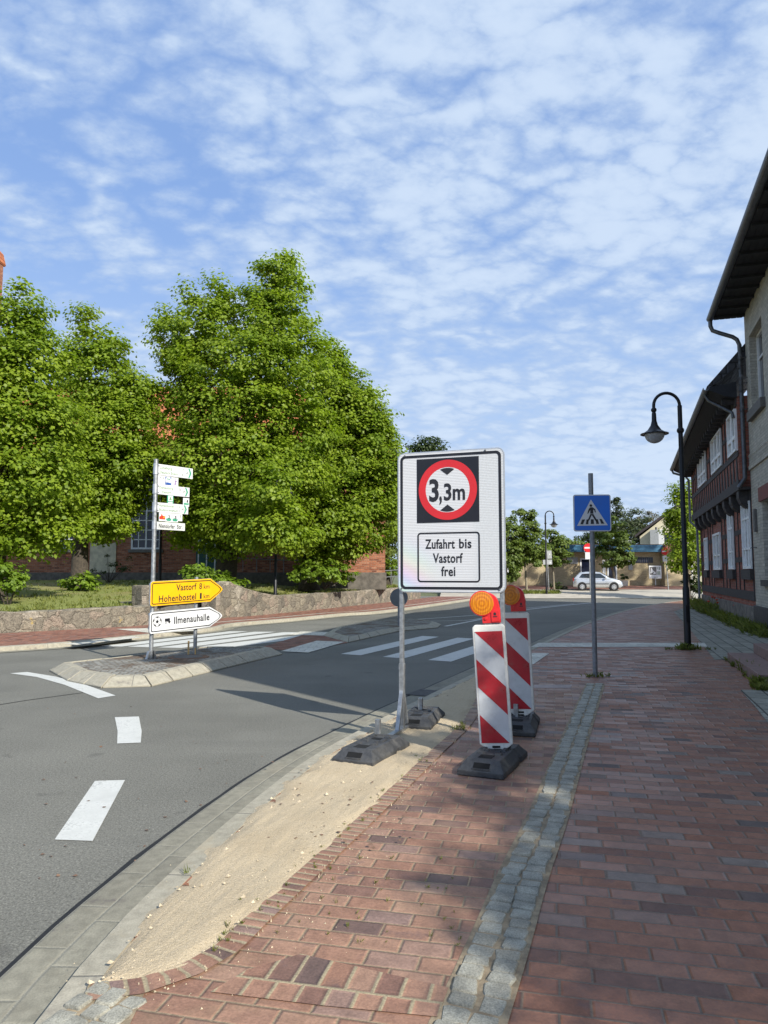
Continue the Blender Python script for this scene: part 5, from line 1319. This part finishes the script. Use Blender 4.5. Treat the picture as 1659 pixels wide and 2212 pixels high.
MB().add([(-1.85, -.64, 1.0), (-1.85, .64, 1.0), (-1.45, .58, 1.37), (-1.45, -.58, 1.37)], [(0, 1, 2, 3)]).build('rear_window', 'car_glass', car).location = (-.03, 0, .01)
MB().box(1.84, 1.93, -.30, .30, .56, .66).build('grille', 'car_black', car)
MB().box(1.60, 1.95, -.62, .62, .24, .34).build('lower_bumper', 'car_black', car)
MB().box(1.945, 1.965, -.26, .26, .40, .50).build('number_plate', 'bright_white', car)
pb = DP(1344, 1266, 59.5); pt_ = thing('planter', 'leafy shrub in a pale tub beside the car bonnet', 'planter', (pb.x, 59.5, pb.z))
MB().frustum(-.35, .35, -.35, .35, 0, .45, -.05, -.05).build('tub', 'clay_pot', pt_)

# ================================================================== FOLIAGE
rng = np.random.default_rng(11)
def kites(P, Nn, T, size, fold=.25):
    """leaf blades: 4-cornered, lying in the plane normal to Nn with the tip along T"""
    B = np.cross(Nn, T); s = size[:, None]
    base = P - T * s * .5; tip = P + T * s * .55; l = P + B * s * .46 + Nn * s * fold * .3 - T * s * .06; r = P - B * s * .46 + Nn * s * fold * .3 - T * s * .06
    n = len(P); V = np.empty((n, 4, 3), 'f4'); V[:, 0] = base; V[:, 1] = r; V[:, 2] = tip; V[:, 3] = l
    return V.reshape(-1, 3)
def quads_mesh(name, V, mat, parent=None):
    n = len(V) // 4; me = bpy.data.meshes.new(name)
    me.vertices.add(len(V)); me.vertices.foreach_set('co', V.astype('f4').ravel())
    me.loops.add(n * 4); me.loops.foreach_set('vertex_index', np.arange(n * 4, dtype='i4'))
    me.polygons.add(n); me.polygons.foreach_set('loop_start', np.arange(0, n * 4, 4, dtype='i4')); me.polygons.foreach_set('loop_total', np.full(n, 4, 'i4'))
    me.update(); me.materials.append(MATS[mat])
    o = bpy.data.objects.new(name, me); COL.objects.link(o)
    if parent: o.parent = parent
    return o
def unit(v): return v / np.maximum(1e-9, np.linalg.norm(v, axis=1, keepdims=True))
def crown_mesh(blobs, n, leaf, clump=(.34, .74), up=.85, droop=.35, inner=.28, flat=.55, per=66):
    C = np.array([b[:3] for b in blobs]); Rr = np.array([b[3:6] for b in blobs])
    wgt = (Rr[:, 0] * Rr[:, 2] + Rr[:, 0] * Rr[:, 1]) ; wgt /= wgt.sum()
    nc = max(8, n // per)
    bi = rng.choice(len(blobs), nc, p=wgt); d = unit(rng.normal(size=(nc, 3)))
    rad = np.where(rng.random(nc) < inner, rng.random(nc) ** .5 * .85, 1 - np.abs(rng.normal(size=nc)) * .13)
    rad *= 1 + .10 * rng.normal(size=nc) * (rng.random(nc) < .35)
    cc = C[bi] + d * Rr[bi] * rad[:, None]
    cr = rng.uniform(*clump, nc)
    k = rng.integers(0, nc, n); ld = unit(rng.normal(size=(n, 3))); lr = rng.random(n) ** .42
    P = cc[k] + ld * (lr * cr[k])[:, None] * np.array([1, 1, flat])
    outw = unit((P - C[bi[k]]) / Rr[bi[k]])
    N = unit(np.array([0, 0, up]) + outw * .65 + ld * .35 + rng.normal(size=(n, 3)) * .42)
    T = unit(outw * .5 + rng.normal(size=(n, 3)) * .5 + np.array([0, 0, -droop])); T = unit(T - N * (T * N).sum(1, keepdims=True))
    return kites(P, N, T, leaf * rng.uniform(.6, 1.25, n)), cc
def blobsD(lst, Y, dz=1.0):
    out = []
    for q in lst:
        x, y, rx, ry = q[:4]; yy = Y + (q[4] if len(q) > 4 else 0); c = DP(x, y, yy); k = yy / FPX
        out.append((c.x, c.y, c.z, rx * k, max(rx, min(ry, rx * 1.4)) * k * dz, ry * k))
    return out
def tree(label, base, blobs, n, leaf, tr, mat='linden_leaves', bark='bark', group=None, name='linden_tree', th=.3, limbs=14, **kw):
    t_ = thing(name, label, 'tree', base, 0, group); b0 = np.array(base)
    V, cc = crown_mesh(blobs, n, leaf, **kw); quads_mesh('crown', V - b0, mat, t_)
    top = max(b[2] + b[5] * .5 for b in blobs); bot = min(b[2] - b[5] * .6 for b in blobs)
    pk = max(blobs, key=lambda b: b[2] + b[5] * .3); tx = pk[0] - b0[0]; ty = pk[1] - b0[1]; H = pk[2] - b0[2]; mb = MB()
    stem = [(0, 0, -.15), (0, 0, .25), (tx * .12, ty * .12, H * .25), (tx * .4, ty * .4, H * .5), (tx * .75, ty * .75, H * .75), (tx, ty, H)]
    mb.tube(stem, [tr * 1.5, tr * 1.05, tr * .85, tr * .55, tr * .3, tr * .06], 10)
    for i in rng.choice(len(cc), min(limbs, len(cc)), replace=False):
        q = cc[i] - b0; f = max(.18, min(.8, (q[2] / H) * .72)); s_ = np.array([tx * f, ty * f, H * f]); m_ = (s_ + q) / 2 + np.array([0, 0, .12 * H * .3])
        mb.tube([s_, m_ * .6 + s_ * .4, m_, q], [tr * .32, tr * .22, tr * .14, tr * .03], 6)
    mb.build('trunk', bark, t_, smooth='all', recalc=False)
    return t_
LG = 'lindens in front of the church'
bx = lambda xd, Y, z: (DP(xd, 1238, Y).x, Y, z)
tree('broad linden at the left picture edge, its leaves hanging over the lawn', bx(-10, 23, .62), blobsD([(38, 650, 30, 40), (60, 690, 36, 45), (20, 720, 75, 80), (70, 790, 75, 80), (-10, 830, 120, 110), (30, 920, 140, 110), (110, 930, 65, 75), (60, 1030, 135, 100), (20, 1110, 130, 80), (130, 1080, 55, 70), (-100, 980, 130, 200), (60, 1160, 90, 38), (150, 1150, 40, 40)], 23), 62000, .128, .30, group=LG)
tree('narrow linden with dark trunk between the left edge and the signpost', bx(172, 29, .95), blobsD([(183, 700, 22, 40), (190, 760, 40, 55), (237, 750, 34, 45), (215, 830, 80, 80), (270, 860, 55, 55), (150, 800, 40, 50), (215, 930, 110, 90), (300, 900, 45, 60), (320, 850, 25, 40), (250, 1000, 110, 70), (200, 1060, 110, 70), (300, 1000, 50, 60), (220, 1120, 80, 45)], 29), 58000, .135, .33, group=LG)
tree('tallest linden with two leafy peaks behind the direction signpost', bx(487, 30, 1.0), blobsD([(455, 598, 18, 30), (470, 650, 38, 50), (412, 650, 22, 40), (347, 680, 20, 25), (600, 585, 42, 45), (565, 620, 40, 50), (625, 640, 45, 60), (585, 700, 95, 75), (440, 720, 85, 75), (375, 740, 50, 60), (520, 800, 150, 90), (400, 830, 65, 70), (640, 800, 85, 100), (500, 900, 165, 90), (620, 930, 110, 100), (480, 1000, 165, 90), (600, 1040, 110, 90), (450, 1090, 120, 80), (540, 1120, 130, 70), (420, 1145, 60, 45), (500, 1180, 50, 30), (585, 1050, 55, 60, -3.4), (600, 1130, 60, 60, -3.2), (560, 1150, 60, 40, -3), (640, 1165, 45, 30, -2.5)], 30), 118000, .138, .42, group=LG, limbs=22)
tree('linden sloping down to the right towards the big white sign', bx(668, 33, 1.0), blobsD([(700, 790, 48, 60), (745, 830, 42, 50), (770, 880, 52, 60), (720, 880, 70, 80), (800, 940, 42, 60), (740, 970, 90, 90), (690, 1000, 90, 90), (800, 1020, 55, 80), (730, 1070, 110, 90), (690, 1130, 110, 65), (790, 1120, 60, 70), (795, 875, 34, 44), (826, 925, 24, 40), (840, 1000, 26, 70), (846, 1100, 24, 70), (835, 1050, 30, 60), (760, 900, 60, 60), (660, 1190, 50, 40), (730, 1180, 60, 40)], 33), 84000, .145, .36, group=LG, limbs=18)
tree('darker tree just left of the big sign, behind the lindens', bx(835, 44, .9), blobsD([(835, 960, 25, 50), (845, 1040, 35, 80), (830, 1120, 45, 70), (850, 1180, 35, 60)], 44), 14000, .14, .2, 'maple_leaves', name='tree')
tree('treetop showing above the upper edge of the big white sign', bx(925, 62, .5), blobsD([(912, 965, 26, 18), (938, 962, 20, 16), (925, 1000, 48, 36), (930, 1060, 60, 60), (910, 1130, 60, 60), (960, 1140, 60, 60)], 62), 12000, .20, .3, 'dark_leaves', name='tree', clump=(.5, .9))
MG = 'young trees in front of the shop'
mk = dict(group=MG, bark='young_bark', name='young_tree', clump=(.25, .5))
tree('young tree half hidden by the right edge of the big sign', bx(1092, 53, .25), blobsD([(1098, 1128, 16, 16), (1100, 1160, 28, 35), (1095, 1200, 38, 38), (1102, 1232, 26, 22)], 53), 7000, .17, .09, 'maple_leaves', **mk)
tree('young tree with pointed top left of the far street lamp', bx(1137, 54, .3), blobsD([(1122, 1104, 8, 12), (1142, 1112, 13, 14), (1143, 1138, 22, 20), (1140, 1165, 36, 24), (1130, 1190, 36, 24), (1155, 1196, 34, 22), (1140, 1210, 38, 16)], 54), 9000, .17, .09, 'maple_leaves', **mk)
tree('small round young tree right of the far street lamp', bx(1196, 56, .35), blobsD([(1190, 1158, 14, 12), (1205, 1168, 14, 12), (1196, 1180, 26, 20), (1205, 1205, 30, 18), (1185, 1205, 24, 16)], 56), 6000, .16, .08, 'maple_leaves', **mk)
tree('full young tree behind the silver car, under the blue sign', bx(1327, 58, .4), blobsD([(1308, 1128, 18, 25), (1300, 1165, 22, 30), (1330, 1150, 26, 30), (1345, 1180, 24, 26), (1315, 1195, 36, 28), (1335, 1205, 34, 20), (1352, 1206, 16, 14)], 58), 9000, .18, .10, 'maple_leaves', **mk)
tree('bright linden beside the dark lamp post before the half-timbered house', bx(1482, 45, .05), blobsD([(1468, 1062, 16, 18), (1490, 1070, 24, 30), (1470, 1100, 28, 34), (1495, 1120, 34, 44), (1465, 1142, 28, 28), (1485, 1170, 40, 36), (1475, 1205, 36, 28), (1500, 1220, 30, 26), (1452, 1112, 12, 16)], 45), 13000, .15, .2, 'linden_leaves', name='linden_tree')
tree('shaggy conifer behind the blue crossing sign', bx(1330, 88, .5), blobsD([(1330, 1082, 8, 12), (1328, 1105, 18, 18), (1332, 1135, 32, 26), (1300, 1165, 46, 20), (1350, 1160, 38, 24), (1260, 1172, 24, 14)], 88), 9000, .22, .3, 'conifer_leaves', name='conifer', droop=.9, clump=(.4, .8))
tree('loose yellowish tree behind the shop roof', bx(1365, 92, .5), blobsD([(1370, 1125, 30, 25), (1355, 1150, 36, 24), (1385, 1150, 22, 24)], 92), 4500, .22, .25, 'conifer_leaves', name='tree', clump=(.5, .9))
tree('nearly bare tree left of the cream gable', bx(1385, 99, .5), blobsD([(1378, 1112, 16, 14), (1400, 1115, 18, 12), (1390, 1135, 26, 18)], 99), 1100, .20, .22, 'sparse_leaves', name='tree', clump=(.4, .8), limbs=26)
tree('green tree over the blue fascia of the shop', bx(1238, 84, .5), blobsD([(1222, 1176, 22, 12), (1245, 1178, 22, 10), (1205, 1172, 16, 16)], 84), 4000, .22, .25, 'maple_leaves', name='tree', clump=(.5, .9))
def shrub(label, base, blobs, n, leaf, mat='shrub_leaves', group=None, name='shrub', **kw):
    t_ = thing(name, label, 'shrub', base, 0, group); b0 = np.array(base)
    V, cc = crown_mesh(blobs, n, leaf, inner=.4, clump=(.14, .3), per=40, **kw); quads_mesh('leaves', V - b0, mat, t_)
    mb = MB()
    for i in range(min(7, len(cc))): q = cc[i] - b0; mb.tube([(0, 0, -.05), tuple(q * .5 + np.array([0, 0, .1])), tuple(q)], [.022, .015, .005], 5)
    mb.build('stem', 'bark', t_, recalc=False); return t_
shrub('leafy linden suckers at the lower left picture edge', bx(20, 21.5, .56), blobsD([(10, 1235, 34, 30), (30, 1255, 28, 24), (-15, 1245, 30, 30)], 21.5), 1700, .12)
shrub('dark leafy suckers round the narrow linden trunk', bx(170, 27.6, .9), blobsD([(155, 1262, 26, 16), (182, 1256, 28, 20)], 27.6), 1100, .12)
shrub('bright leafy bush on top of the high end of the garden wall', bx(450, 27, .85), blobsD([(425, 1238, 34, 18), (465, 1250, 38, 16), (500, 1262, 26, 12)], 27), 2100, .12)
shrub('leafy skirt of suckers under the linden near the big sign', bx(700, 32, .95), blobsD([(690, 1232, 56, 26), (730, 1240, 42, 22), (650, 1240, 30, 20)], 32), 3200, .13)
shrub('thin bare bush in front of the cream panel', bx(235, 34, 1.15), blobsD([(225, 1225, 28, 26), (265, 1228, 28, 24)], 34), 420, .08, 'dark_leaves')
shrub('small bush at the corner of the church ramp', bx(845, 41, 1.0), blobsD([(845, 1225, 18, 22)], 41), 700, .12)
shrub('dark hedge bush by the traffic mirror', bx(1492, 46, .1), blobsD([(1490, 1255, 18, 20), (1505, 1265, 16, 16)], 46), 1300, .12, 'dark_leaves')
shrub('low dark bush at the foot of the small round tree', bx(1203, 56.5, .3), blobsD([(1200, 1265, 14, 6), (1215, 1268, 12, 5)], 56.5), 500, .12, 'dark_leaves')
V, _ = crown_mesh(blobsD([(1342, 1245, 9, 9), (1348, 1252, 9, 8), (1338, 1254, 8, 7)], 59.5), 350, .12, clump=(.1, .2)); quads_mesh('leaves', V - np.array(pt_.location), 'dark_leaves', pt_)
# far wood closing the horizon
V, _ = crown_mesh([(x, 150 + rng.uniform(-12, 12), 1.5, 9, 6, rng.uniform(3, 6)) for x in range(-120, 160, 9)], 26000, .55, clump=(.8, 1.6))
stuff(quads_mesh('far_wood', V, 'maple_leaves'))

# grass and weeds
def tufts(name, pts, mat='grass_blades', h=(.06, .16), n=(8, 18), spread=.05, w=.006):
    V = []
    for (x, y, z, sc_) in pts:
        for _ in range(random.randint(*n)):
            a = random.uniform(0, 6.283); l = random.uniform(*h) * sc_; r = random.uniform(0, spread) * sc_; lean = random.uniform(.1, .8)
            bx_, by_ = x + r * math.cos(a * 1.7), y + r * math.sin(a * 1.7); dx_, dy_ = math.cos(a), math.sin(a); ww = w * sc_ * random.uniform(.7, 1.4)
            V += [(bx_ - dy_ * ww, by_ + dx_ * ww, z), (bx_ + dy_ * ww, by_ - dx_ * ww, z), (bx_ + dx_ * l * lean + dy_ * ww * .2, by_ + dy_ * l * lean - dx_ * ww * .2, z + l * (1 - .4 * lean)), (bx_ + dx_ * l * lean * .5 - dy_ * ww * .8, by_ + dy_ * l * lean * .5 + dx_ * ww * .8, z + l * .6)]
    return stuff(quads_mesh(name, np.array(V), mat))
def along(qs, n, jit=.05, sc=(.6, 1.2), z=.07):
    ln = [Vector((*G(*q, .07), 0)) for q in qs]; o_ = []
    for _ in range(n):
        i = random.randrange(len(ln) - 1); p_ = ln[i].lerp(ln[i + 1], random.random()); o_.append((p_.x + random.gauss(0, jit), p_.y + random.gauss(0, jit), z, random.uniform(*sc)))
    return o_
W3 = Vector((.30, .954, 0)); N3 = Vector((-.954, .30, 0)); O3 = Vector((10.1, 20, 0))
pw = []
for _ in range(520):
    s_ = random.uniform(-2.5, 13.5); o_ = abs(random.gauss(.05, .16)) + .08; p_ = O3 + W3 * s_ + N3 * o_; pw.append((p_.x, p_.y, .07, random.uniform(.5, 1.3) * (1.5 if s_ > 7 else 1)))
tufts('weeds', pw, h=(.12, .38), n=(6, 12), spread=.10, w=.007)
lp_ = [(lx + random.gauss(0, .13), ly + random.gauss(-.06, .10), .07, random.uniform(.5, 1.1)) for _ in range(22)] + [(lx + random.uniform(-.6, .55), ly - .12 + random.gauss(0, .04), .07, random.uniform(.2, .5)) for _ in range(26)]
lp_ += [(cx_ + random.gauss(0, .12), cy_ + random.gauss(0, .06), .066, random.uniform(.2, .5)) for _ in range(22)]
tufts('weeds', lp_, h=(.05, .2))
stq = along([(1573, 1425), (1600, 1447), (1662, 1492)], 60, .03, (.4, 1.0)) + along([(1612, 1446), (1630, 1462)], 22, .04, (1., 1.8)) + along([(1640, 1482), (1655, 1492)], 26, .05, (1, 1.7))
tufts('weeds', stq, h=(.04, .14))
crk = along([(470, 2046), (530, 1990), (700, 1838), (860, 1692), (930, 1626)], 40, .03, (.15, .36), .076) + [(*G(408, 1888, .07), .078, .6), (*G(520, 1952, .07), .078, .35)]
for _ in range(40): q = G(random.uniform(560, 1000), random.uniform(1850, 2050), .07); crk.append((*q, .07, random.uniform(.12, .3)))
crk += along([(985, 1580), (1000, 1574)], 8, .05, (.4, .8), .08)
tufts('weeds', crk, h=(.04, .10), n=(5, 12), spread=.04, w=.004)
gl_ = []
for _ in range(2600):
    i = random.randrange(len(lw) - 1); f = random.random(); a, b = lw[i], lw[i + 1]; x, y = a[0] + (b[0] - a[0]) * f, a[1] + (b[1] - a[1]) * f; g = random.random() ** 2
    ex, ey = x * .9 - 3.5, max(y + 6, 37.2); z = a[2] + (b[2] - a[2]) * f
    gl_.append((x + (ex - x) * g, y + (ey - y) * g, z + (1.28 - z) * g ** .8 - .02, random.uniform(.8, 1.5)))
tufts('grass', gl_, h=(.05, .13), n=(4, 7), spread=.16, w=.011)
gp_ = [(DP(xd, 1238, y_).x, y_, PZ(y_), random.uniform(.8, 2.0)) for xd, y_ in ((random.uniform(1118, 1205), random.uniform(50, 53)) for _ in range(420))]
tufts('grass', gp_, h=(.05, .14), n=(4, 7), spread=.2, w=.02)
wl_ = along([(690, 1311), (800, 1302), (846, 1300)], 60, .08, (.8, 1.6), .1) + along([(310, 1351), (200, 1357), (30, 1367)], 50, .06, (.6, 1.2), .1)
tufts('weeds', wl_, h=(.06, .2), n=(5, 9))
for k, (xd, yd, Y, lb) in enumerate(((1549, 1322, 26.5, 'red poppies growing among the weeds at the half-timbered wall'), (1594, 1340, 23.5, 'single orange poppy nearer the grey house corner'))):
    b = DP(xd, yd, Y); pp = thing('poppy_plant', lb, 'flower', (b.x, b.y, .07)); h = .35
    mb = MB(); st2 = MB()
    for q in range(7 if k == 0 else 2):
        x, y, z = random.uniform(-.35, .35) * (1 if k == 0 else .4), random.uniform(-.12, .12), random.uniform(.42, .66)
        st2.tube([(x * .5, y * .5, 0), (x, y, z)], .006, 5); mb.lathe([(.008, z), (.035, z + .02), (.05, z + .05), (.03, z + .06)], (x, y, 0), 8)
    st2.build('stalk', 'grass_blades', pp); mb.build('petal', 'poppy', pp)
# dry leaves and litter specks on road edge and sand
V = []
P_ = []
for _ in range(70):
    q = G(random.uniform(560, 900), random.uniform(1640, 1850), .07); P_.append((q[0], q[1], .092))
for _ in range(45): q = G(random.uniform(0, 500), random.uniform(1520, 1900)); P_.append((q[0], q[1], .006))
P_ = np.array(P_); n = len(P_)
Vv = kites(P_, unit(np.array([0, 0, 1]) + rng.normal(size=(n, 3)) * .25), unit(np.c_[rng.normal(size=(n, 2)), np.zeros(n)]), rng.uniform(.010, .032, n))
stuff(quads_mesh('leaf_litter', Vv, 'rust'))

# trees behind the photographer: they throw the dappled shade over the near pavement
def shade_tree(label, base, blobs, n, seed):
    global rng
    rng = np.random.default_rng(seed); tree(label, base, blobs, n, .15, .25, 'linden_leaves', name='linden_tree', clump=(.3, .6), limbs=18)
SHK = Vector((-.63, .78, 0)) / math.tan(SUN_EL)
def above(x, y, h): return (x - SHK.x * h, y - SHK.y * h, h)          # point at height h whose shadow falls on x, y
sb_ = []
for x, y, h, r_ in ((1.95, 3.3, 6.5, 1.15), (2.5, 5.0, 6.5, 1.25), (2.3, 6.2, 7.5, .95), (1.35, 4.3, 7.6, .80), (3.6, 3.4, 6.8, 1.5), (3.2, 1.5, 6.0, 1.5), (1.1, 2.7, 8.0, .60), (1.35, 6.2, 8.2, .42), (.75, 3.75, 8.4, .38), (.55, 5.75, 8.8, .25), (2.3, 7.4, 7, .8), (1.02, 6.40, 8.6, .36), (.72, 6.70, 8.6, .34), (.52, 6.92, 8.8, .34), (.2, 7.35, 9.0, .26), (1.3, 7.2, 8.4, .5), (1.25, 6.7, 8.4, .4)):
    sb_.append((*above(x, y, h), r_, r_, r_ * .9))
shade_tree('street tree behind the photographer shading the near bricks', (8.6, -4.4, .066), sb_, 16000, 5)
tall = 'tall trees added out of the picture on the right for shade'
for k, (x, y) in enumerate(((29.5, 40), (34, 41.5), (39, 40.5), (43, 41))):  # unseen high crowns, added only to throw shade on the shop front
    shade_tree('tall tree added out of the picture to shade the shop front, number %s from the houses' % ('one', 'two', 'three', 'four')[k], (x, y, 0), [(x + dx_, y + dy_, z_, 1.9, 1.7, 1.8) for dx_, dy_, z_ in ((0, 0, 21.5), (.6, .5, 19), (-1.1, -.3, 18.2), (1.6, 0, 20), (-1.0, .4, 20.6))], 5000, 20 + k)
